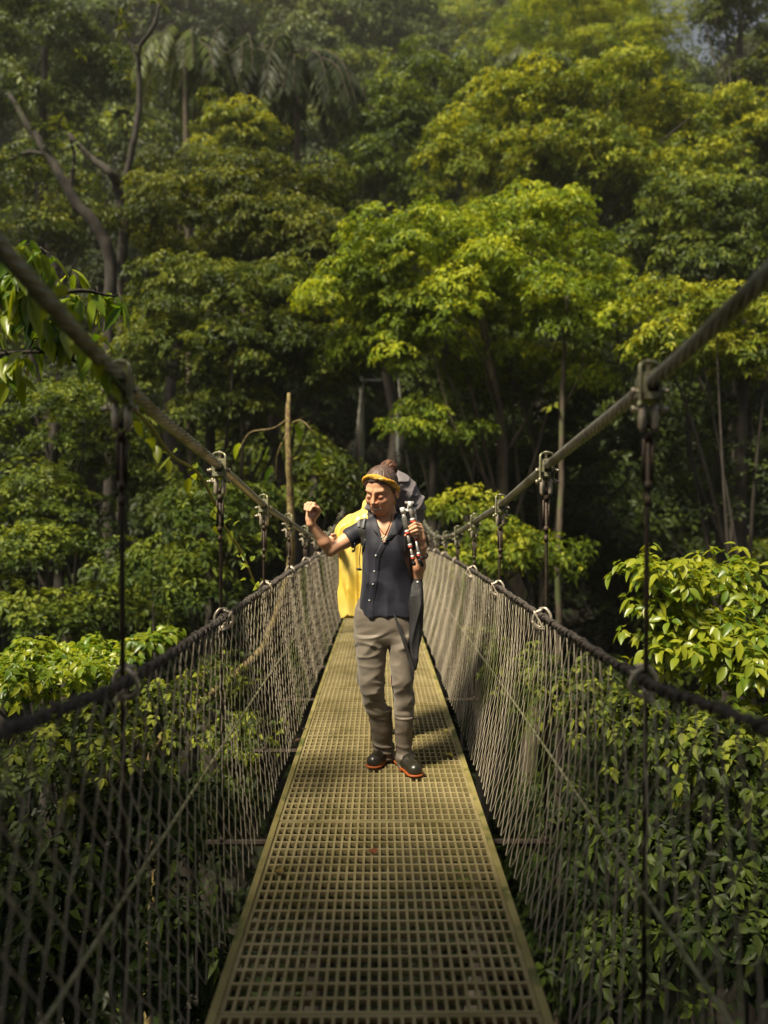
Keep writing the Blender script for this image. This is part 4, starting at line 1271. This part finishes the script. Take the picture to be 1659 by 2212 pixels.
# slender trunk standing close behind the bridge, with a few hanging leaves
root = bare('slender broken trunk with yellow lichen and a few dangling leaves left of the raised fist',
            [[(330, 1620, 8), (540, 1430, 8.5), (585, 1360, 8.5), (622, 1245, 8.5), (630, 1160, 8.3), (628, 1090, 8), (624, 1000, 7), (622, 900, 6), (624, 850, 4)], [(622, 905, 2), (590, 925, 1.6), (540, 935, 1.4), (515, 975, 1)], [(624, 930, 2), (600, 980, 1.5), (596, 1040, 1)],
             [(627, 915, 1.6), (650, 908, 1.5), (672, 930, 1.2), (684, 965, .8)]], 9.2, 7, 'slender_tree', M_barkpale)
for c in list(root.children):
    if c.name.startswith('crown'): bpy.data.objects.remove(c)
rng = np.random.default_rng(9)
C = np.array([T(634, 905, 9.15), T(520, 950, 9.2), T(600, 1000, 9.2), T(606, 940, 9.1), T(684, 968, 9.2), T(590, 960, 9.3)]) - np.array(root.location)
for k_ in range(len(C)):
    P_, F_, t_ = leaves_at(C[k_:k_ + 1], np.array([[.2, -.2, 1.]]), 1, .19, .09, (-1.2, -.7), .5, rng, fine=True, tint=np.array([[.9, .8, .3, .2, .7, .5][k_]]))
    link('leaf', new_mesh('leaf', P_, F_, LF_near, True, attr=t_), root)
bare('thin orange-brown trunk standing under the right side of the yellow-green tree',
     [[(1207, 1330, 7), (1205, 1200, 7), (1212, 1050, 6), (1213, 900, 5.5), (1218, 780, 5), (1226, 640, 4)], [(1214, 880, 3), (1250, 820, 2), (1262, 760, 1.5)]], 16.3, 8, 'slender_tree', M_bark)


# palms
def palm(label, px, py, d, n, ln, hang, seed, material, trunk=True):
    c = T(px, py, d); bz = float(terr(c[0], c[1]))
    root = empty('palm_tree', (c[0], c[1], bz), label, 'palm')
    rng = np.random.default_rng(seed); P_, F_, t_, nn = [], [], [], 0; st = MB()
    o = np.array(root.location)
    for k in range(n):
        a = k / n * 6.283 + rng.uniform(-.2, .2); up = rng.uniform(-.1, .9)
        L = ln * rng.uniform(.8, 1.1)
        h = np.array([math.cos(a), math.sin(a), 0])
        S = smooth_path([c, c + h * L * .35 + [0, 0, up * L * .3], c + h * L * .7 + [0, 0, up * L * .25 - hang * L * .25], c + h * L * .92 + [0, 0, up * L * .05 - hang * L * .75]], 9)
        st.tube(S, np.linspace(.03, .008, len(S)), 5)
        tg = norm(np.gradient(S, axis=0)); sd_ = norm(np.cross(tg, [0, 0, 1.]))
        for s in (-1, 1):
            for r_ in range(2):
                m_ = len(S) - 2; t = np.linspace(.05, 1, m_)
                ii = np.arange(2, len(S)); ll = L * .26 * np.sin(np.clip(t, .1, 1) * 2.6) * rng.uniform(.8, 1.1, m_) + .1
                b0 = S[ii] + tg[ii] * rng.uniform(0, .06, (m_, 1)) * L
                dr = norm(sd_[ii] * s + tg[ii] * .5 + np.array([0, 0, -.5 - hang * .7]) + rng.normal(0, .1, (m_, 3)))
                tip = b0 + dr * ll[:, None]; w = tg[ii] * .045 * ln / 2.5
                mdl = b0 + dr * ll[:, None] * .4 + np.array([0, 0, .03])
                P = np.stack([b0, mdl - w, tip, mdl + w], 1).reshape(-1, 3)
                kk = np.arange(m_)[:, None] * 4 + nn; nn += 4 * m_
                P_.append(P); F_.append(kk + np.array([[0, 2, 1]])); F_.append(kk + np.array([[0, 3, 2]])); t_.append(np.full(4 * m_, rng.uniform(.1, .8)))
    P_ = np.vstack(P_) - o
    link('frond', new_mesh('frond', P_, np.vstack(F_), material, False, attr=np.concatenate(t_)), root)
    st.obj('frond_stalk', M_bark, root)
    MB().tube(smooth_path([(c[0] + .3, c[1], bz), (c[0] + .1, c[1], (bz + c[2]) / 2), c], 6), np.linspace(.19, .11, 13), 9).obj('trunk', M_bark, root)


palm('palm with long grey hanging fronds at the top, left of the centre', 400, 110, 31, 17, 2.6, .95, 1, LF_hazy)
palm('largest palm with a dark drooping crown at the top centre', 640, 150, 33, 22, 3.6, .95, 2, LF_dark)
palm('dark palm with drooping fronds at the top, between the grey palm and the largest palm', 520, 130, 32, 18, 2.8, .8, 3, LF_dark)
palm('pale palm fronds showing above the wide olive tree', 1130, 150, 37, 16, 2.8, .35, 4, LF_hazy)


# ------------------------------------------------------------------ near plants
def near_plant(name, label, cat, C, A, n, ln, wd, stems, material, seed, el=(-.7, .3), droop=.35, tint=None, twig=False, bark=None, base=None, fine=True):
    rng = np.random.default_rng(seed)
    base = np.array(base if base is not None else (C[:, 0].mean(), C[:, 1].mean(), float(terr(C[:, 0].mean(), C[:, 1].mean()))), float)
    root = empty(name, base, label, cat)
    P_, F_, t_ = leaves_at(C - base, A, n, ln, wd, el, droop, rng, fine=fine, tint=tint)
    link('foliage', new_mesh('foliage', P_, F_, material, True, attr=t_), root)
    b = MB()
    for s in stems: b.tube(smooth_path(s[0], 6), np.linspace(s[1] * .6, s[2] * .8, (len(s[0]) - 1) * 6 + 1), 7)
    if twig and len(stems):
        Sp = np.vstack([smooth_path(s[0], 6) for s in stems])
        for c in C[::2]:
            q = Sp[np.argmin(np.linalg.norm(Sp - c, axis=1))]
            b.tube([q, (q + c) / 2 + [0, 0, .03], c], [.006, .004, .003], 4)
    if b.n: b.obj('stem', bark or M_barkdark, root)
    return root


def blobs(rng, lobes, n):
    Ls = np.array([px_lobe(*l) for l in lobes]); k = rng.choice(len(Ls), n, p=(Ls[:, 3] * Ls[:, 5]) / (Ls[:, 3] * Ls[:, 5]).sum())
    u = norm(rng.normal(size=(n, 3))); u[:, 2] = np.where(rng.random(n) < .7, np.abs(u[:, 2]), u[:, 2])
    lump = 1 + .22 * np.sin(u[:, :1] * 7 + k[:, None] * 2) * np.cos(u[:, 1:2] * 6 + k[:, None]) + .15 * np.sin(u[:, 2:] * 11 + u[:, :1] * 9)
    C = Ls[k, :3] + u * Ls[k, 3:] * rng.uniform(.4, 1.0, (n, 1)) * lump
    far = rng.random(n) < .10; C[far] += u[far] * Ls[k[far], 3:] * rng.uniform(.05, .35, (far.sum(), 1))
    return C, norm(u * .6 + [0, -.15, .9])


rng = np.random.default_rng(77)
C, A = blobs(rng, [(1430, 1260, 5.6, 95, 75), (1560, 1290, 5.9, 110, 100), (1500, 1400, 5.6, 150, 110), (1620, 1450, 5.4, 110, 120)], 620)
b0 = T(1530, 1500, 5.7); bz = float(terr(b0[0], b0[1]))
near_plant('bush', 'bright yellow-green bush with broad leaves beyond the right hand rail', 'bush', C, A, 5, .095, .050,
           [([(b0[0] + .2, b0[1], bz), (b0[0] + .1, b0[1], (bz + b0[2]) / 2), T(1530, 1400, 5.8)], .03, .012), ([(b0[0], b0[1], bz), T(1440, 1500, 5.7), T(1430, 1270, 5.7)], .025, .01),
            ([(b0[0] + .3, b0[1], bz), T(1620, 1500, 5.6), T(1600, 1290, 5.9)], .025, .01)], LF_near, 78, tint=rng.uniform(.5, 1, 620))
C, A = blobs(rng, [(1250, 1520, 6.5, 110, 100), (1400, 1600, 5.6, 140, 110), (1560, 1650, 5.0, 150, 130), (1150, 1480, 8, 70, 80), (1050, 1400, 9.5, 50, 60)], 900)
near_plant('bush', 'dull green leafy bush seen through the right mesh, below the bright bush', 'bush', C, A, 6, .075, .040,
           [([(2.4, 5.6, float(terr(2.4, 5.6))), (2.3, 5.6, -1.2), T(1500, 1550, 5.5)], .03, .01)], LF_mid, 79)
C, A = blobs(rng, [(120, 1460, 5.2, 130, 60), (30, 1480, 4.9, 80, 60), (230, 1440, 5.6, 70, 40), (150, 1420, 5.6, 120, 45), (60, 1405, 5.3, 45, 35), (205, 1400, 5.8, 30, 25)], 560)
near_plant('bush', 'light green bush with whitish young leaves spilling over the left hand rail', 'bush', C, A, 5, .060, .034,
           [([(-2.5, 5.2, float(terr(-2.5, 5.2))), (-2.4, 5.2, -1), T(110, 1480, 5.2)], .03, .01)], LF_near, 80, tint=rng.uniform(.5, 1, 560))
C, A = blobs(rng, [(310, 1385, 7.0, 50, 22), (360, 1368, 7.2, 35, 14)], 60)
near_plant('shrub', 'small bright shrub tip beside the left hand rail, right of the first hanger', 'shrub', C, A, 5, .11, .05,
           [([(-2.1, 7, float(terr(-2.1, 7))), (-2.1, 7, -1.5), T(320, 1390, 7)], .02, .008)], LF_near, 81, tint=rng.uniform(.4, .9, 60))
C, A = blobs(rng, [(150, 1640, 4.8, 160, 120), (350, 1560, 5.6, 130, 100), (470, 1480, 7.5, 80, 70), (520, 1620, 6.8, 90, 90)], 900)
near_plant('bush', 'dull green bush with small round leaves seen through the left mesh', 'bush', C, A, 6, .052, .032,
           [([(-2.2, 5, float(terr(-2.2, 5))), (-2.1, 5, -1.5), T(300, 1600, 5)], .03, .01)], LF_mid, 82)

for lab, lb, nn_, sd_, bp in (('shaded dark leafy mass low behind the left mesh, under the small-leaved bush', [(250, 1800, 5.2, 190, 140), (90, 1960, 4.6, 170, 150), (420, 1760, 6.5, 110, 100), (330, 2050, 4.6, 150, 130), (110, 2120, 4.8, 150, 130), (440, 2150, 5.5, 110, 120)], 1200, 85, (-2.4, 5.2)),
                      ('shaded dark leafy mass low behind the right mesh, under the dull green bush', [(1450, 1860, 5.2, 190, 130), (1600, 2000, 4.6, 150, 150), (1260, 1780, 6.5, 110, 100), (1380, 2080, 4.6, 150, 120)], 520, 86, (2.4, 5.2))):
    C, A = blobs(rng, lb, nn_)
    near_plant('bush', lab, 'bush', C, A, 6, .095, .052, [([(bp[0], bp[1], float(terr(*bp))), (bp[0], bp[1], -2.4)], .012, .006)], LF_dark, sd_, fine=False)  # deep shade under the bushes is put into the leaf colour

# broad leaves close by at the upper left
C, A = blobs(rng, [(70, 640, 3.3, 130, 60), (190, 600, 3.4, 60, 40), (230, 660, 3.5, 45, 60), (60, 560, 3.2, 90, 40), (30, 790, 3.2, 50, 40), (150, 745, 3.3, 80, 40), (90, 700, 3.4, 100, 50), (20, 640, 3.1, 60, 90)], 74)
near_plant('broadleaf_branch', 'leafy branch with large glossy leaves reaching in above the left main cable', 'branch', C, norm(A * [1, 1, .6]), 4, .105, .050,
           [([(-3.2, 3.6, float(terr(-3.2, 3.6))), (-3.0, 3.5, 0), (-2.2, 3.4, 2.1), T(110, 640, 3.35), T(250, 640, 3.5)], .05, .006), ([(-2.2, 3.4, 2.1), T(60, 760, 3.3), T(190, 790, 3.35)], .02, .005),
            ([(-2.2, 3.4, 2.1), T(80, 560, 3.3)], .015, .005)], LF_near, 83, el=(-1.2, -.3), droop=.5, tint=np.clip(rng.normal(.72, .25, 74), 0, 1), base=(-3.2, 3.6, float(terr(-3.2, 3.6))), twig=True)
# the vine that follows the left main cable and drops to the hand rail
vp = [T(120, 672, 1.95), T(200, 770, 2.1), T(262, 856, 2.28), T(322, 918, 2.55), T(372, 985, 2.9), T(428, 1022, 3.3), T(462, 1085, 3.65), T(480, 1130, 3.8), T(520, 1190, 4.4), T(548, 1255, 5.05)]
vs = smooth_path(vp, 8); vr = np.random.default_rng(12)
C = vs[vr.choice(len(vs), 26, replace=False)] + vr.normal(0, .02, (26, 3))
vine = near_plant('climbing_vine', 'thin yellowish vine winding below the left main cable and down to the hand rail', 'vine', C, norm(vr.normal(size=C.shape) + [0, 0, .6]), 2, .060, .034,
                  [(vp, .013, .008)], LF_near, 84, el=(-.8, .4), tint=vr.uniform(.75, 1, 26), twig=False, bark=M_vine, base=vp[-1])
# small glossy sapling sprays in sharp focus behind the far cable
# ------------------------------------------------------------------ undergrowth (nobody could count it)
rng = np.random.default_rng(31)
def scatter(n, x0, x1, y0, y1, h, clear=0.0):
    x = rng.uniform(x0, x1, n); y = rng.uniform(y0, y1, n)
    if clear: k = (np.abs(x) > clear) | (y > 9); x, y = x[k], y[k]
    z = terr(x, y) + rng.uniform(0, 1, len(x)) ** 1.5 * h * (1 + .5 * np.sin(x * 1.7) * np.sin(y * 1.3))
    return np.stack([x, y, z], -1)
C = scatter(30000, -9, 9, .5, 14, 2.0, 1.3)
P_, F_, t_ = leaves_at(C, norm(rng.normal(size=C.shape) * .5 + [0, 0, 1]), 6, .11, .060, (-.6, .3), .3, rng, tint=rng.uniform(0, .8, len(C)))
o = link('undergrowth', new_mesh('undergrowth', P_, F_, LF_dark, False, attr=t_)); tag(o, 'tangle of low leafy plants on the slopes below the bridge', 'undergrowth', kind='stuff')  # leaf colour darkened to stand for the gloom below the deck
C = scatter(34000, -34, 34, 14, 60, 4.5)
P_, F_, t_ = leaves_at(C, norm(rng.normal(size=C.shape) * .5 + [0, 0, 1]), 6, .34, .16, (-.6, .3), .3, rng, tint=rng.uniform(0, .6, len(C)))
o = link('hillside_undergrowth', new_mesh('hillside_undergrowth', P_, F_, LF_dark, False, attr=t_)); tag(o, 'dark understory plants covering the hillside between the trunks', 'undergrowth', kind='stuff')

# ------------------------------------------------------------------ the packed trees behind
PROTO = []
for k, (st, ls) in enumerate((('broad', 1.6), ('dense', 2.3), ('tiered', 1.8), ('feathery', 2.4), ('coarse', 1.2))):
    r_ = np.random.default_rng(500 + k)
    lb = [(0, 0, 5.6, 2.4, 2.3, 1.5), (1.4, .3, 4.7, 1.6, 1.6, 1.0), (-1.5, -.3, 4.5, 1.6, 1.6, 1.0), (.2, -1.2, 3.9, 1.7, 1.5, .9), (.4, .9, 6.6, 1.2, 1.2, .8)]
    me, pads = crown_mesh('crown', lb, st, None, 510 + k, lscale=ls)
    tb_ = MB(); pp = smooth_path([(0, 0, -1.5), (.15, .1, 1.5), (-.1, 0, 4), (0, 0, 6)], 5)
    tb_.tube(pp, np.linspace(.17, .06, len(pp)), 8)
    for q in pads[r_.choice(len(pads), 14, replace=False)]:
        a = pp[int(r_.uniform(.5, .9) * (len(pp) - 1))]; tb_.tube([a, (a + q) / 2 + [0, 0, .15], q], [.05, .035, .012], 5)
    PROTO.append((me, tb_.mesh('trunk', M_barkdark)))
MATS = [LF_dark, LF_mid, LF_hazy, LF_bright]
CM = {}
def crown_with(k, m_):
    if (k, m_) not in CM:
        me = PROTO[k][0].copy(); me.materials.clear(); me.materials.append(MATS[m_]); CM[(k, m_)] = me
    return CM[(k, m_)]


rngf = np.random.default_rng(2024)
GROUPS = {
    'gorge': ('shaded dark tree packed in the gorge behind the bridge, between its trunks and the rails', 'shaded trees in the gorge'),
    'slope': ('one of the crowded green trees on the middle of the hillside behind the named trees', 'crowded trees on the hillside'),
    'top': ('one of the hazy trees of the high wood along the top of the picture', 'hazy trees of the high wood'),
}
cnt = 0
def filler(x, y, sc, k, m_, zone, zoff=0):
    global cnt
    z = float(terr(x, y)) + zoff
    lab, gr = GROUPS[zone]
    r = empty('forest_tree', (x, y, z), lab, 'tree', gr)
    r.rotation_euler = (0, 0, rngf.uniform(0, 6.28)); s = sc * rngf.uniform(.85, 1.15)
    r.scale = (s * rngf.uniform(.9, 1.15), s * rngf.uniform(.9, 1.15), s * rngf.uniform(.85, 1.2))
    link('crown', crown_with(k, m_), r); link('trunk', PROTO[k][1], r); cnt += 1


def proj(P):
    v = np.asarray(P) - CAM; dd = v @ c_fwd
    return 829.5 + F * (v @ c_right) / dd, 1106 - F * (v @ c_up) / dd
for y in np.arange(17, 96, 3.9):
    w = .56 * y + 3; stp = 3.6 + y * .035
    for x in np.arange(-w, w + .1, stp):
        xx = x + rngf.uniform(-1.3, 1.3); y2 = y + rngf.uniform(-1.6, 1.6)
        if abs(xx) < 3.3 and y2 < 36: continue
        sc = 1.0 + (y2 - 17) * .012
        zt = float(terr(xx, y2)) + 6.6 * sc
        a, b_ = proj((xx, y2, zt)); rpx = 2.6 * sc * F / y2
        if 1435 - rpx < a < 1520 + rpx and b_ < 200 and b_ + rpx * 2.4 > 120 and y2 > 30: continue
        if b_ < -250: continue
        zone = 'gorge' if y2 < 33 else ('slope' if y2 < 58 else 'top')
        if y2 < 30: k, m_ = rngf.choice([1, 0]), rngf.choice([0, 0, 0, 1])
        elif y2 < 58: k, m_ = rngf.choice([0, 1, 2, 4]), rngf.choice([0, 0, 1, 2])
        else: k, m_ = rngf.choice([0, 1, 2, 3, 4]), rngf.choice([0, 1, 2, 2, 3] if xx > 8 else [0, 2, 2, 1])
        filler(xx, y2, sc, k, m_, zone)
# unseen tree added over the viewer's head to shade the near deck and slopes
def overhead():
    rt = empty('added_shade_tree', (-6.5, -4.5, float(terr(-6.5, -4.5)) - .1), 'unseen tall tree added on the near bank, its crown shading the start of the bridge', 'tree')
    o_ = np.array(rt.location)
    L0 = [(-5.2, -2.05, 6.9, 2.0, 2.0, .9), (-2.6, -2.05, 7.0, 2.0, 2.0, .9), (.2, -2.05, 7.2, 2.0, 2.0, .9), (3.2, -1.7, 7.0, 2.2, 2.2, 1.0), (-8.0, -1.2, 7.2, 2.2, 2.2, 1.0), (-3.9, -2.05, 7.4, 2.2, 2.0, .8), (-7.6, -1.2, 8.0, 2.4, 2.4, 1.2), (3.2, -3.2, 8.2, 2.4, 2.0, 1.1), (-4.2, -4.4, 9.6, 2.6, 2.0, 1.2)]
    me_, pads_ = crown_mesh('crown', [tuple(np.array(l[:3]) - o_) + l[3:] for l in L0], 'broad', LF_mid, 901, lscale=1.3, dens=2.0)
    link('crown', me_, rt)
    trunk_obj(o_, (-4.5, -2.6, 7.6), .28, pads_ + o_, M_bark, rt, 902, nb=24)
overhead()
for x_, y_, s_ in ((-4, -7, 1.3), (4.5, -6, 1.2), (0.5, -9, 1.4), (-9, -6, 1.4), (9, -5, 1.3), (-13, -2, 1.4), (13, -3, 1.4), (5, -11, 1.5), (-5, -12, 1.5), (8.5, -1.2, 1.1)):  # unseen trees added to cut sky light from behind the camera
    r = empty('added_bank_tree', (x_, y_, float(terr(x_, y_)) - .1), 'unseen leafy tree added on the near bank to block sky light', 'tree', 'unseen trees added behind the viewer')
    r.scale = (s_, s_, s_); r.rotation_euler = (0, 0, x_)
    link('crown', crown_with(0, 1), r); link('trunk', PROTO[0][1], r)
print('fillers', cnt)
# ------------------------------------------------------------------ light
SUN_EL, SUN_AZ = R(56), R(-134)      # azimuth from +Y, clockwise; the sun stands behind-left of the camera
sd = np.array([math.sin(SUN_AZ) * math.cos(SUN_EL), math.cos(SUN_AZ) * math.cos(SUN_EL), math.sin(SUN_EL)])
sun_d = bpy.data.lights.new('sun', 'SUN'); sun_d.energy = 5.0; sun_d.angle = R(10); sun_d.color = (1, .89, .67)
sun = bpy.data.objects.new('sun', sun_d); COL.objects.link(sun)
sun.rotation_euler = Vector(-sd).to_track_quat('-Z', 'Y').to_euler(); sun.location = sd * 60
wd = bpy.data.worlds.new('World'); SC.world = wd; wd.use_nodes = True
nt = wd.node_tree; bg = nt.nodes['Background']
sk = nt.nodes.new('ShaderNodeTexSky'); sk.sky_type = 'NISHITA'; sk.sun_disc = False
sk.sun_elevation = SUN_EL; sk.sun_rotation = SUN_AZ; sk.dust_density = 3.0; sk.air_density = 1.2
hsv = nt.nodes.new('ShaderNodeHueSaturation'); hsv.inputs['Saturation'].default_value = .45
nt.links.new(sk.outputs[0], hsv.inputs['Color']); nt.links.new(hsv.outputs[0], bg.inputs[0]); bg.inputs[1].default_value = .05
SC.view_settings.view_transform = 'Standard'; SC.view_settings.look = 'None'
SC.view_settings.exposure = .70; SC.view_settings.gamma = 1
SC.render.engine = 'CYCLES'
cy = SC.cycles
cy.max_bounces = 6; cy.diffuse_bounces = 2; cy.glossy_bounces = 2; cy.transmission_bounces = 3; cy.volume_bounces = 0; cy.transparent_max_bounces = 4
cy.caustics_reflective = False; cy.caustics_refractive = False
cy.use_denoising = True
cy.sample_clamp_indirect = 4

# ------------------------------------------------------------------ humid air
hz = MB().box((0, 70, 30), (420, 300, 104)).obj('haze', None)
hm = bpy.data.materials.new('humid_air'); hm.use_nodes = True; hn = hm.node_tree
hn.nodes.remove(hn.nodes['Principled BSDF'])
pv = hn.nodes.new('ShaderNodeVolumePrincipled'); pv.inputs['Density'].default_value = .0006; pv.inputs['Color'].default_value = (.93, .93, .84, 1); pv.inputs['Anisotropy'].default_value = .2
hn.links.new(pv.outputs[0], hn.nodes['Material Output'].inputs['Volume'])
hz.data.materials.clear(); hz.data.materials.append(hm); tag(hz, kind='stuff', label='pale humid haze filling the air of the valley')
